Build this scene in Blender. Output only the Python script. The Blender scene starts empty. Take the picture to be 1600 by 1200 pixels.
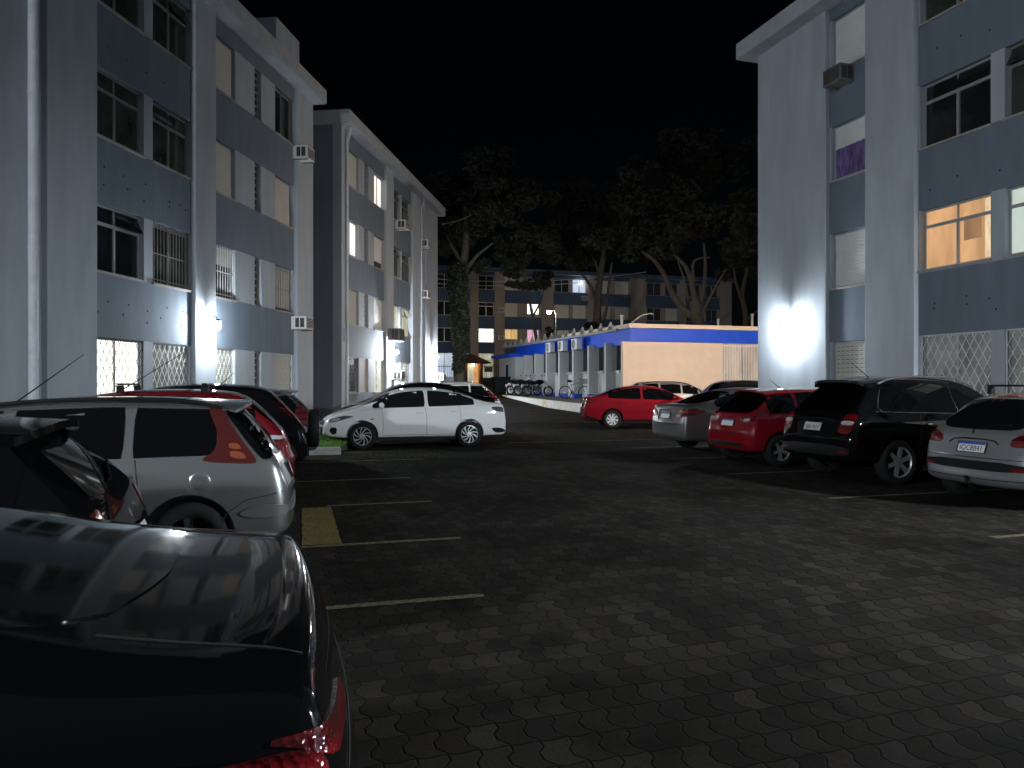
import bpy, bmesh, math, random
from mathutils import Vector, Matrix
from mathutils.bvhtree import BVHTree
from mathutils.geometry import delaunay_2d_cdt
random.seed(7)
SC = bpy.context.scene
COL = SC.collection
R = math.radians

# ---------------------------------------------------------------- camera, sky, moonlight, exposure
CAMH, F = 1.55, 1200.0
cd = bpy.data.cameras.new("camera")
cam = bpy.data.objects.new("camera", cd); COL.objects.link(cam)
cam.location = (0, 0, CAMH); cam.rotation_euler = (R(90), 0, 0)
cd.sensor_fit = 'HORIZONTAL'; cd.sensor_width = 36.0; cd.lens = 36.0 * F / 1600.0
cd.clip_start = 0.05; cd.clip_end = 2000
SC.camera = cam
SUN_EL, SUN_AZ = 28.0, 200.0
W = bpy.data.worlds.new("World"); SC.world = W; W.use_nodes = True
bg = W.node_tree.nodes["Background"]
sky = W.node_tree.nodes.new("ShaderNodeTexSky"); sky.sky_type = 'NISHITA'; sky.sun_disc = False
sky.sun_elevation = R(SUN_EL); sky.sun_rotation = R(SUN_AZ)
W.node_tree.links.new(sky.outputs[0], bg.inputs[0]); bg.inputs[1].default_value = 0.00022
sl = bpy.data.lights.new("night_sky_glow", 'SUN'); sl.energy = 0.21; sl.angle = R(120); sl.color = (0.80, 0.90, 1.0)
so = bpy.data.objects.new("night_sky_glow", sl); COL.objects.link(so)
so.rotation_euler = (R(90 - SUN_EL), 0, R(SUN_AZ + 180))
SC.view_settings.view_transform = 'Standard'; SC.view_settings.look = 'None'
SC.view_settings.exposure = 0.0; SC.view_settings.gamma = 1.0
SC.cycles.use_denoising = True
SC.cycles.max_bounces = 6; SC.cycles.sample_clamp_indirect = 4.0
LAMP_E = 1350.0       # radiance of the wall lamp bulbs

def at(px, py, Y):
    return Vector(((px - 800) / F * Y, Y, CAMH + (600 - py) / F * Y))
GP = [(-80, 0), (26, 0), (33, .29), (39, .36), (49, .78), (65, 1.5), (76, 1.75), (160, 2.0), (900, 2.0)]
def gz(y):
    for (a, za), (b, zb) in zip(GP, GP[1:]):
        if a <= y <= b: return za + (zb - za) * (y - a) / (b - a)
    return 0.0

# ---------------------------------------------------------------- materials
class NT:
    def __init__(s, m):
        s.t = m.node_tree; s.n = s.t.nodes; s.b = s.n["Principled BSDF"]
    def new(s, typ, **k):
        n = s.n.new(typ)
        for a, v in k.items(): setattr(n, a, v)
        return n
    def lk(s, a, b): s.t.links.new(a, b)
    def m(s, op, a, b=None, c=None):
        n = s.n.new("ShaderNodeMath"); n.operation = op
        for i, v in enumerate((a, b, c)):
            if v is None: continue
            if isinstance(v, (int, float)): n.inputs[i].default_value = v
            else: s.lk(v, n.inputs[i])
        return n.outputs[0]
    def mix(s, f, a, b, mode='MIX'):
        n = s.n.new("ShaderNodeMix"); n.data_type = 'RGBA'; n.blend_type = mode
        for i, v in ((0, f), (6, a), (7, b)):
            if isinstance(v, (int, float)): n.inputs[i].default_value = v
            elif isinstance(v, tuple): n.inputs[i].default_value = (*v[:3], 1)
            else: s.lk(v, n.inputs[i])
        return n.outputs[2]
    def noise(s, scale, detail=4, vec=None, rough=.55):
        n = s.n.new("ShaderNodeTexNoise"); n.inputs["Scale"].default_value = scale
        n.inputs["Detail"].default_value = detail; n.inputs["Roughness"].default_value = rough
        if vec is not None: s.lk(vec, n.inputs["Vector"])
        return n.outputs[0]
    def ramp(s, f, a, b, ca=0.0, cb=1.0):
        n = s.n.new("ShaderNodeMapRange"); s.lk(f, n.inputs[0])
        for i, v in enumerate((a, b, ca, cb)): n.inputs[i + 1].default_value = v
        return n.outputs[0]
    def bump(s, h, strength, dist):
        n = s.n.new("ShaderNodeBump"); n.inputs["Strength"].default_value = strength
        n.inputs["Distance"].default_value = dist; s.lk(h, n.inputs["Height"])
        s.lk(n.outputs[0], s.b.inputs["Normal"])
def basemat(name, col, rough=.6, metal=0.0, coat=0.0, spec=.5):
    m = bpy.data.materials.new(name); m.use_nodes = True
    b = m.node_tree.nodes["Principled BSDF"]
    b.inputs["Base Color"].default_value = (*col, 1); b.inputs["Roughness"].default_value = rough
    b.inputs["Metallic"].default_value = metal; b.inputs["Coat Weight"].default_value = coat
    b.inputs["Coat Roughness"].default_value = .03
    b.inputs["Specular IOR Level"].default_value = spec
    return m
def grime(name, col, rough=.6, metal=0.0, var=.25, scale=6.0, bump=0.0, bscale=60.0, bdist=.01, streak=False):
    m = basemat(name, col, rough, metal); t = NT(m)
    tc = t.new("ShaderNodeTexCoord"); v = tc.outputs["Object"]
    if streak:
        mp = t.new("ShaderNodeMapping"); mp.inputs["Scale"].default_value = (1, 1, .22); t.lk(v, mp.inputs[0]); sv = mp.outputs[0]
    else: sv = v
    f = t.ramp(t.noise(scale, 6, sv), .3, .7)
    f2 = t.ramp(t.noise(scale * .13, 4, v), .35, .65)
    d = tuple(c * (1 - var) for c in col); l = tuple(min(1, c * (1 + var * .5)) for c in col)
    c = t.mix(f, d, l); c = t.mix(t.m('MULTIPLY', f2, .35), c, tuple(x * (1 - var * .8) for x in col))
    t.lk(c, t.b.inputs["Base Color"])
    if bump: t.bump(t.noise(bscale, 3, v), bump, bdist)
    return m
def paint(name, col, metal=0.0, rough=.32, c0=.015, c1=.06):
    m = basemat(name, col, rough, metal, coat=1.0, spec=.5 if metal else .0); t = NT(m)
    if sum(col) < .1: t.b.inputs['Coat IOR'].default_value = 1.30
    tc = t.new("ShaderNodeTexCoord")
    f = t.ramp(t.noise(5, 5, tc.outputs["Object"]), .35, .75, 0, .30)
    sep = t.new("ShaderNodeSeparateXYZ"); t.lk(tc.outputs["Object"], sep.inputs[0])
    low = t.ramp(sep.outputs[2], .65, .25, 0, .30 if sum(col) > .3 else .05)
    f3 = t.m('MULTIPLY', low, t.noise(14, 4, tc.outputs["Object"]))
    c = t.mix(t.m('MULTIPLY', f, .25), col, tuple(x * .75 for x in col))
    c = t.mix(f3, c, (.10, .09, .075)); t.lk(c, t.b.inputs["Base Color"])
    t.lk(t.ramp(t.noise(9, 5, tc.outputs["Object"]), .3, .8, c0, c1), t.b.inputs["Coat Roughness"])
    return m
def emit(name, col, e, var=0.0, scale=3.0):
    m = basemat(name, tuple(c * .12 for c in col), .4, spec=.3); t = NT(m)
    t.b.inputs["Emission Color"].default_value = (*col, 1); t.b.inputs["Emission Strength"].default_value = e
    if var:
        tc = t.new("ShaderNodeTexCoord"); mp = t.new("ShaderNodeMapping"); mp.inputs["Scale"].default_value = (1, 1, .35)
        t.lk(tc.outputs["Object"], mp.inputs[0])
        f = t.ramp(t.noise(scale, 3, mp.outputs[0]), .35, .65, 1 - var, 1.0)
        t.lk(t.m('MULTIPLY', f, e), t.b.inputs["Emission Strength"])
    return m

M = {}
M['wall_light'] = grime("pale_blue_grey_stucco", (.38, .42, .47), .85, var=.16, scale=2.6, bump=.35, bscale=55, bdist=.012, streak=True)
M['wall_dark'] = grime("slate_blue_stucco", (.15, .19, .24), .85, var=.18, scale=2.6, bump=.35, bscale=55, bdist=.012, streak=True)
M['wall_side'] = grime("grey_blue_end_wall", (.17, .20, .25), .85, var=.15, scale=2.0, bump=.3, bscale=50, streak=True)
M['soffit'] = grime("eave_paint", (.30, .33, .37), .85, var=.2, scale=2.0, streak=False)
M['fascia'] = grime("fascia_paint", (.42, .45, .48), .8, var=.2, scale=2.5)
M['roof'] = grime("dark_roof_sheet", (.06, .06, .065), .8)
M['alu'] = grime("aluminium_frame", (.50, .51, .52), .4, .5, var=.15)
M['alu_dark'] = grime("aged_aluminium_frame", (.33, .31, .31), .45, .4, var=.2)
M['sill'] = grime("granite_sill", (.36, .33, .32), .6, var=.25, scale=20)
M['shutter'] = grime("cream_roller_shutter", (.56, .56, .51), .6, var=.10, scale=3)
M['shutter_white'] = grime("white_roller_shutter", (.72, .73, .72), .55, var=.08, scale=3)
M['iron_white'] = grime("white_painted_iron", (.74, .75, .74), .45, var=.12, scale=12)
M['iron_dark'] = grime("black_iron", (.02, .02, .02), .5)
M['glass_dark'] = grime("dark_window_glass", (.018, .022, .024), .06, var=.5, scale=1.5)
M['glass_green'] = grime("greenish_window_glass", (.055, .065, .055), .10, var=.6, scale=2.0)
M['glass_fluted'] = grime("fluted_grey_glass", (.11, .12, .13), .25, var=.4, scale=9)
M['louvre'] = grime("louvre_glass", (.06, .06, .06), .2, var=.4)
M['pipe'] = grime("drain_pipe", (.47, .50, .55), .6, var=.15)
M['lit_warm'] = emit("warm_lit_room", (1.0, .56, .27), .80, .4, 1.6)
M['lit_white'] = emit("white_lit_room", (1.0, .97, .88), 1.3, .25, 1.4)
M['lit_green'] = emit("pale_green_lit_room", (.86, 1.0, .88), .72, .2, 1.3)
M['lit_cream'] = emit("cream_lit_curtain", (1.0, .97, .89), 2.3, .25, 2.0)
M['lit_yellow'] = emit("yellow_lit_room", (1.0, .66, .26), .75, .3, 1.4)
M['lit_pink'] = emit("pink_lit_room", (1.0, .55, .75), .85, .35, 1.4)
M['lit_orange'] = emit("orange_lit_glass", (1.0, .50, .20), .7, .4, 4)
M['lit_dim'] = emit("dim_lit_curtain", (.90, .90, .62), .62, .5, 3.0)
M['lit_blue'] = emit("cool_lit_hall", (.70, .82, 1.0), .8, .3, 1.5)
M['purple'] = grime("purple_curtain", (.20, .13, .34), .8, var=.85, scale=16, streak=True)  # curtain folds put into the colour as light and dark streaks
M['lit_grey'] = emit('dim_grey_room', (.78, .86, .82), .13, .7, 5.0)
M['curtain'] = grime("white_cloth", (.70, .72, .75), .8, var=.1)
M['bulb'] = emit("cold_led_bulb", (.86, .94, 1.0), LAMP_E)
M['bulb2'] = emit("bright_cold_led_bulb", (.90, .95, 1.0), LAMP_E * 3.0)
M['bulb_warm'] = emit("warm_bulb", (1.0, .76, .54), 850)
M['bulb_kiosk'] = emit("gatehouse_bulb", (1.0, .74, .46), 70)
M['bulb_small'] = emit("balcony_bulb", (.9, .95, 1.0), 40)
M['lamp_metal'] = grime("grey_lamp_metal", (.16, .165, .17), .5, .3)
M['ac_white'] = grime("white_ac_casing", (.66, .67, .66), .5, var=.15, scale=5)
M['ac_dark'] = grime("ac_grille", (.035, .035, .035), .6)
M['ac_brown'] = grime("aged_ac_casing", (.14, .13, .125), .6, var=.3)
M['beige'] = grime("beige_stucco", (.64, .53, .44), .85, var=.08, scale=2.0, bump=.2)
M['blue'] = grime("royal_blue_paint", (.004, .070, .62), .55, var=.15, scale=3)
M['fin'] = grime("pale_grey_fin_paint", (.46, .48, .48), .85, var=.12, scale=2, streak=True)
M['tile'] = grime("fibre_cement_roof", (.30, .30, .30), .85, var=.3)
M['white_kerb'] = grime("whitewashed_kerb", (.70, .68, .63), .8, var=.22, scale=4, bump=.3)
M['yellow_kerb'] = grime("yellow_kerb_paint", (.55, .40, .09), .8, var=.2)
M['line'] = grime("worn_yellow_line", (.14, .115, .05), .8, var=.95, scale=24)
M['yellow_line'] = grime("worn_thick_yellow_line", (.15, .122, .012), .8, var=.85, scale=22)
M['concrete'] = grime("kerb_concrete", (.36, .36, .35), .85, var=.25, scale=8, bump=.4)
M['platform'] = grime("platform_paving", (.085, .08, .07), .85, var=.35, scale=4, bump=.3)
M['soil'] = grime("soil", (.05, .045, .03), .95, var=.3)
M['grass'] = grime("grass_blades", (.15, .31, .05), .6, var=.35, scale=5)
M['bark'] = grime("tree_bark", (.065, .056, .043), .9, var=.45, scale=4, bump=.7, bscale=14, bdist=.05)
M['ivy'] = grime("dark_ivy", (.022, .028, .014), .75, var=.4)
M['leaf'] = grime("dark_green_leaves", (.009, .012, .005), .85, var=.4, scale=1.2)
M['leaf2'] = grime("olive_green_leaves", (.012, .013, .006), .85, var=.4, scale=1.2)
M['brick'] = grime("red_brick", (.24, .085, .05), .8, var=.3, scale=12)
M['kiosk_roof'] = grime("brown_roof_tile", (.14, .085, .06), .8, var=.3, scale=10)
M['back_light'] = grime("tan_stucco", (.28, .25, .225), .85, var=.2, scale=.8, streak=True)
M['back_dark'] = grime("navy_stucco", (.045, .085, .15), .85, var=.2, scale=.8)
M['sign'] = grime("pale_green_sign", (.62, .68, .52), .6)
M['weed'] = grime('dry_weeds', (.07, .085, .03), .8, var=.4)
# vehicles
M['tyre'] = grime("tyre_rubber", (.018, .018, .018), .85, var=.3, scale=20)
M['alloy'] = grime("alloy_rim", (.58, .59, .60), .3, .75, var=.15)
M['alloy_dark'] = grime("dark_alloy_rim", (.05, .05, .055), .35, .5)
M['cap'] = grime("silver_wheel_cover", (.60, .61, .62), .4, .2, var=.15)
M['arch'] = basemat("wheel_well", (.008, .008, .008), .95)
M['trim'] = grime("black_plastic_trim", (.010, .010, .0105), .6, var=.3)
M['trim_grey'] = grime("grey_plastic_trim", (.085, .087, .09), .5, var=.2)
M['chrome'] = basemat("chrome", (.75, .76, .78), .12, 1.0)
M['cglass'] = basemat("tinted_car_glass", (.002, .0022, .0025), .04, 0, 0, .32)
M['cglass2'] = basemat("clear_car_glass", (.006, .008, .009), .04, 0, 0, .4)
M['cglass_wet'] = grime('dusty_rear_glass', (.004, .0065, .006), .06, var=.6, scale=5)
def lens(name, col):
    m = basemat(name, col, .10, 0, 1.0); t = NT(m); tc = t.new("ShaderNodeTexCoord")
    v = t.new("ShaderNodeTexVoronoi"); v.inputs["Scale"].default_value = 70; t.lk(tc.outputs["Object"], v.inputs["Vector"])
    sp = t.new("ShaderNodeSeparateXYZ"); t.lk(tc.outputs["Object"], sp.inputs[0])
    band = t.ramp(t.m('PINGPONG', sp.outputs[2], .055), .012, .03)
    t.lk(t.mix(band, tuple(x * .35 for x in col), col), t.b.inputs["Base Color"]); t.bump(v.outputs[0], .5, .01)
    return m
M['red_lamp'] = lens("red_tail_lens", (.15, .003, .006))
M['orange_lamp'] = basemat("amber_lens", (.22, .055, .022), .15, 0, 1.0)
M['red_dull'] = basemat("faded_red_lens", (.065, .009, .008), .12, 0, .9)
M['clear_lamp'] = basemat("clear_lens", (.62, .63, .64), .1, .4, 1.0)
M['head_lamp'] = basemat("dark_headlamp", (.10, .105, .11), .06, .3, 1.0)
M['plate_white'] = basemat("plate_white", (.70, .71, .72), .4)
M['plate_grey'] = basemat("plate_grey", (.46, .46, .47), .45)
M['plate_blue'] = basemat("plate_blue", (.03, .07, .40), .4)
M['ink'] = basemat("plate_ink", (.015, .015, .018), .5)
M['p_white'] = paint("white_car_paint", (.74, .76, .77))
M['p_silver'] = paint("silver_car_paint", (.40, .41, .415), .85, .27)
M['p_silver2'] = paint("light_silver_car_paint", (.36, .37, .385), .6, .30)
M['p_graphite'] = paint("graphite_car_paint", (.16, .155, .15), .5, .32)
M['p_black'] = paint("black_car_paint", (.0035, .0035, .004), 0, .25)
M['p_black2'] = paint("dark_grey_car_paint", (.0035, .0036, .0038), 0, .24, .03, .09)
M['p_red'] = paint("red_car_paint", (.20, .006, .013))
M['p_red2'] = paint("wine_red_car_paint", (.13, .007, .012))

for k_ in ('trim', 'tyre'): M[k_].node_tree.nodes['Principled BSDF'].inputs['Specular IOR Level'].default_value = .12
def paver_mat():
    m = basemat("interlocking_pavers", (.05, .05, .05), .95, spec=.06); t = NT(m)
    g = t.new("ShaderNodeNewGeometry"); mp = t.new("ShaderNodeMapping")
    mp.inputs["Rotation"].default_value = (0, 0, R(-17.2)); t.lk(g.outputs["Position"], mp.inputs[0])
    sp = t.new("ShaderNodeSeparateXYZ"); t.lk(mp.outputs[0], sp.inputs[0]); u, v = sp.outputs[0], sp.outputs[1]
    jit = t.noise(9, 2, g.outputs["Position"])
    u = t.m('ADD', u, t.m('MULTIPLY', t.m('SUBTRACT', jit, .5), .016))
    w, l = .135, .225
    zz = t.m('SUBTRACT', t.m('PINGPONG', t.m('ADD', v, .02), l / 2), l / 4)          # zigzag of the long edges
    zz = t.m('MULTIPLY', t.m('MINIMUM', t.m('MAXIMUM', zz, -.026), .026), .75)
    uu = t.m('DIVIDE', t.m('ADD', u, zz), w)
    i = t.m('FLOOR', uu); fu = t.m('FRACT', uu)
    vv = t.m('DIVIDE', t.m('ADD', v, t.m('MULTIPLY', t.m('PINGPONG', u, w / 2), .18)), l)
    j = t.m('FLOOR', vv); fv = t.m('FRACT', vv)
    eu = t.m('MULTIPLY', t.m('MINIMUM', fu, t.m('SUBTRACT', 1.0, fu)), w)
    ev = t.m('MULTIPLY', t.m('MINIMUM', fv, t.m('SUBTRACT', 1.0, fv)), l)
    e = t.m('MINIMUM', eu, ev)
    jm = t.ramp(e, .0025, .0075)
    cb = t.new("ShaderNodeCombineXYZ"); t.lk(i, cb.inputs[0]); t.lk(j, cb.inputs[1])
    wn = t.new("ShaderNodeTexWhiteNoise"); wn.noise_dimensions = '2D'; t.lk(cb.outputs[0], wn.inputs[0])
    wn2 = t.new("ShaderNodeTexWhiteNoise"); wn2.noise_dimensions = '3D'
    cb2 = t.new("ShaderNodeCombineXYZ"); t.lk(i, cb2.inputs[0]); t.lk(j, cb2.inputs[1]); cb2.inputs[2].default_value = 7.3
    t.lk(cb2.outputs[0], wn2.inputs[0])
    big = t.ramp(t.noise(.55, 5, g.outputs["Position"]), .30, .70, .45, 1.35)
    fine = t.ramp(t.noise(55, 4, g.outputs["Position"]), .3, .7, .7, 1.25)
    k = t.m('MULTIPLY', t.m('POWER', wn.outputs[0], 1.5), .32)
    k = t.m('MULTIPLY', t.m('MULTIPLY', t.m('ADD', k, .25), big), fine)
    st = t.ramp(t.noise(1.7, 6, g.outputs['Position'], .7), .52, .66, 1.0, .45); big = t.m('MULTIPLY', big, st)
    k = t.m('MULTIPLY', k, st)
    base = t.mix(wn2.outputs[0], (.060, .050, .039), (.050, .047, .040))
    vm = t.new("ShaderNodeVectorMath"); vm.operation = 'SCALE'; t.lk(base, vm.inputs[0]); t.lk(k, vm.inputs[3])
    c = t.mix(jm, (.005, .005, .0045), vm.outputs[0]); t.lk(c, t.b.inputs["Base Color"])
    h = t.m('ADD', t.m('MULTIPLY', jm, 1.0), t.m('MULTIPLY', t.noise(70, 3, g.outputs["Position"]), .25))
    h = t.m('ADD', h, t.m('MULTIPLY', wn2.outputs[0], .35))
    t.bump(h, .6, .008)
    return m
M['paver'] = paver_mat()

# ---------------------------------------------------------------- mesh helpers
class MB:
    def __init__(s): s.v, s.f, s.mi = [], [], []
    def add(s, vs, fs, mi=0):
        o = len(s.v); s.v += [tuple(p) for p in vs]; s.f += [tuple(o + i for i in f) for f in fs]; s.mi += [mi] * len(fs); return s
    def box(s, x0, x1, y0, y1, z0, z1, mi=0):
        return s.add([(x0,y0,z0),(x1,y0,z0),(x1,y1,z0),(x0,y1,z0),(x0,y0,z1),(x1,y0,z1),(x1,y1,z1),(x0,y1,z1)],
              [(0,3,2,1),(4,5,6,7),(0,1,5,4),(1,2,6,5),(2,3,7,6),(3,0,4,7)], mi)
    def tube(s, pts, r, n=8, mi=0, closed=False):
        pts = [Vector(p) for p in pts]; rs = r if isinstance(r, (list, tuple)) else [r] * len(pts)
        o = []; prev = None
        for i, p in enumerate(pts):
            a = pts[i - 1] if i > 0 else (pts[-1] if closed else p); b = pts[i + 1] if i < len(pts) - 1 else (pts[0] if closed else p)
            d = (b - a); d = d.normalized() if d.length > 1e-9 else Vector((0, 0, 1))
            if prev is None: x = d.orthogonal().normalized()
            else:
                x = prev - d * prev.dot(d); x = x.normalized() if x.length > 1e-6 else d.orthogonal().normalized()
            prev = x; y = d.cross(x)
            for k in range(n):
                t = 2 * math.pi * k / n; o.append(p + (x * math.cos(t) + y * math.sin(t)) * rs[i])
        fs = []; m = len(pts)
        for i in range(m if closed else m - 1):
            for k in range(n):
                i2 = (i + 1) % m; fs.append((i * n + k, i * n + (k + 1) % n, i2 * n + (k + 1) % n, i2 * n + k))
        if not closed: fs += [tuple(range(n))[::-1], tuple((m - 1) * n + k for k in range(n))]
        return s.add(o, fs, mi)
    def lathe(s, prof, c=(0,0,0), axis='z', n=24, mi=0, closed=False):
        o = []; c = Vector(c)
        for k in range(n):
            t = 2 * math.pi * k / n; ca, sa = math.cos(t), math.sin(t)
            for r, h in prof:
                q = {'z': (r*ca, r*sa, h), 'y': (r*ca, h, -r*sa), 'x': (h, r*ca, r*sa)}[axis]
                o.append(c + Vector(q))
        m = len(prof); fs = []
        for k in range(n):
            k2 = (k + 1) % n
            for i in range(m if closed else m - 1):
                i2 = (i + 1) % m; fs.append((k*m+i, k2*m+i, k2*m+i2, k*m+i2))
        return s.add(o, fs, mi)
    def ball(s, c, rx, ry=None, rz=None, n=14, m=8, mi=0):
        ry = ry or rx; rz = rz or rx; o = []; fs = []
        for i in range(m + 1):
            a = math.pi * i / m
            for k in range(n):
                t = 2*math.pi*k/n; o.append((c[0]+rx*math.sin(a)*math.cos(t), c[1]+ry*math.sin(a)*math.sin(t), c[2]+rz*math.cos(a)))
        for i in range(m):
            for k in range(n): fs.append((i*n+k, (i+1)*n+k, (i+1)*n+(k+1)%n, i*n+(k+1)%n))
        return s.add(o, fs, mi)
    def prism(s, poly, h, frame, mi=0):
        """poly 2D (a,b); frame(a,b,c)->3D, extruded c from 0..h"""
        n = len(poly); o = [frame(a, b, 0) for a, b in poly] + [frame(a, b, h) for a, b in poly]
        return s.add(o, [tuple(range(n))[::-1], tuple(range(n, 2*n))] + [(i, (i+1)%n, n+(i+1)%n, n+i) for i in range(n)], mi)
    def build(s, name, mats, parent=None, smooth=False, angle=40, bevel=0.0, weld=False):
        me = bpy.data.meshes.new(name); me.from_pydata(s.v, [], s.f)
        if not isinstance(mats, (list, tuple)): mats = [mats]
        for m in mats: me.materials.append(m)
        if len(mats) > 1: me.polygons.foreach_set("material_index", s.mi)
        bm = bmesh.new(); bm.from_mesh(me)
        if weld: bmesh.ops.remove_doubles(bm, verts=bm.verts, dist=1e-5)
        bmesh.ops.recalc_face_normals(bm, faces=bm.faces); bm.to_mesh(me); bm.free()
        if smooth:
            me.polygons.foreach_set("use_smooth", [True] * len(me.polygons)); me.set_sharp_from_angle(angle=R(angle))
        o = bpy.data.objects.new(name, me); COL.objects.link(o)
        if parent: o.parent = parent
        if bevel:
            b = o.modifiers.new("bevel", 'BEVEL'); b.width = bevel; b.segments = 2; b.limit_method = 'ANGLE'; b.angle_limit = R(50)
        return o
def thing(name, label, cat, loc=(0,0,0), rotz=0.0, group=None):
    o = bpy.data.objects.new(name, None); COL.objects.link(o); o.location = loc; o.rotation_euler = (0, 0, rotz)
    o["label"] = label; o["category"] = cat
    if group: o["group"] = group
    return o
def tag(o, label, cat, group=None):
    o["label"] = label; o["category"] = cat
    if group: o["group"] = group
    return o
def struct(o, kind='structure'):
    o["kind"] = kind; return o

# ================================================================ ground
mb = MB()
ys = [-80, -20, 0, 10, 20, 26, 28, 30, 33, 36, 39, 42, 45, 49, 54, 59, 65, 70, 76, 100, 160, 400, 900]
xs = [-600, -120, -40, -15, 0, 15, 40, 120, 600]
for y in ys:
    for x in xs: mb.v.append((x, y, gz(y)))
nx = len(xs)
for i in range(len(ys) - 1):
    for j in range(nx - 1):
        a = i * nx + j; mb.f.append((a, a + 1, a + nx + 1, a + nx)); mb.mi.append(0)
struct(mb.build("paved_ground", M['paver'], smooth=True))
# bay lines
def gline(p, q, w, m, name):
    p, q = Vector((*p, 0)), Vector((*q, 0)); d = (q - p).normalized(); n = Vector((-d.y, d.x, 0)) * w / 2
    mb = MB(); K = 24; rg = random.Random(int(p.x * 100) + 5)
    for i in range(K + 1):
        c = p + (q - p) * i / K; a = 1 + rg.uniform(-.18, .18) * min(1, .1 / w)
        for s in (-1, 1): mb.v.append((c.x + s * n.x * a, c.y + s * n.y * a, gz(c.y) + .004))
    for i in range(K): mb.f.append((2*i, 2*i+1, 2*i+3, 2*i+2)); mb.mi.append(0)
    return struct(mb.build(name, m))
DX, DY = .956, .292
for (x, y, L) in ((-2.0, 7.28, 1.55), (-1.45, 5.25, 1.3), (-2.35, 9.75, 1.35), (-3.6, 12.1, 2.0), (-4.3, 15.1, 2.6), (-4.2, 17.2, 2.2),
                  (4.3, 10.4, 4.2), (3.72, 13.2, 4.4), (3.3, 15.9, 4.4), (2.9, 18.6, 4.4), (2.2, 20.9, 4.6), (4.85, 7.75, 4.2), (-.1, 20.2, 2.0)):
    gline((x, y), (x + DX * L, y + DY * L), .085, M['line'], "parking_line")
gline((-1.83, 7.40), (-2.45, 9.62), .36, M['yellow_line'], "thick_yellow_line")

# ================================================================ windows
def clipseg(x0, z0, x1, z1, a, b, c, d):
    t0, t1 = 0.0, 1.0; dx, dz = x1 - x0, z1 - z0
    for p, q in ((-dx, x0 - a), (dx, b - x0), (-dz, z0 - c), (dz, d - z0)):
        if abs(p) < 1e-9:
            if q < 0: return None
        else:
            r = q / p
            if p < 0: t0 = max(t0, r)
            else: t1 = min(t1, r)
    if t0 >= t1: return None
    return (x0 + t0*dx, z0 + t0*dz, x0 + t1*dx, z0 + t1*dz)
def bar(mb, x0, z0, x1, z1, y, w, th):
    d = Vector((x1 - x0, 0, z1 - z0)).normalized(); n = Vector((-d.z, 0, d.x)) * w / 2
    p, q = Vector((x0, y, z0)), Vector((x1, y, z1)); e = Vector((0, th, 0))
    mb.add([p-n, p+n, q+n, q-n, p-n+e, p+n+e, q+n+e, q-n+e], [(0,1,2,3),(7,6,5,4),(0,4,5,1),(1,5,6,2),(2,6,7,3),(3,7,4,0)])
def lattice(a, b, c, d, y, w=.018, cell=.20, ratio=1.7):
    """expanding diamond grille filling the opening"""
    mb = MB(); H = d - c; L = b - a; dz = H + .1; dx = dz / ratio
    k = -int(dx / cell) - 2
    while a + k * cell < b + .01:
        for s in (1, -1):
            x0 = a + k * cell if s > 0 else a + k * cell + dx
            r = clipseg(x0, c, x0 + s * dx, c + dz, a, b, c, d)
            if r and abs(r[3] - r[1]) > .03: bar(mb, r[0], r[1], r[2], r[3], y + (0 if s > 0 else .007), w, .006)
        k += 1
    mb.box(a, b, y - .012, y + .018, c - .02, c + .012); mb.box(a, b, y - .012, y + .018, d - .012, d + .02)
    for x in (a, b): mb.box(x - .012, x + .012, y - .010, y + .016, c + .012, d - .012)
    return mb
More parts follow.
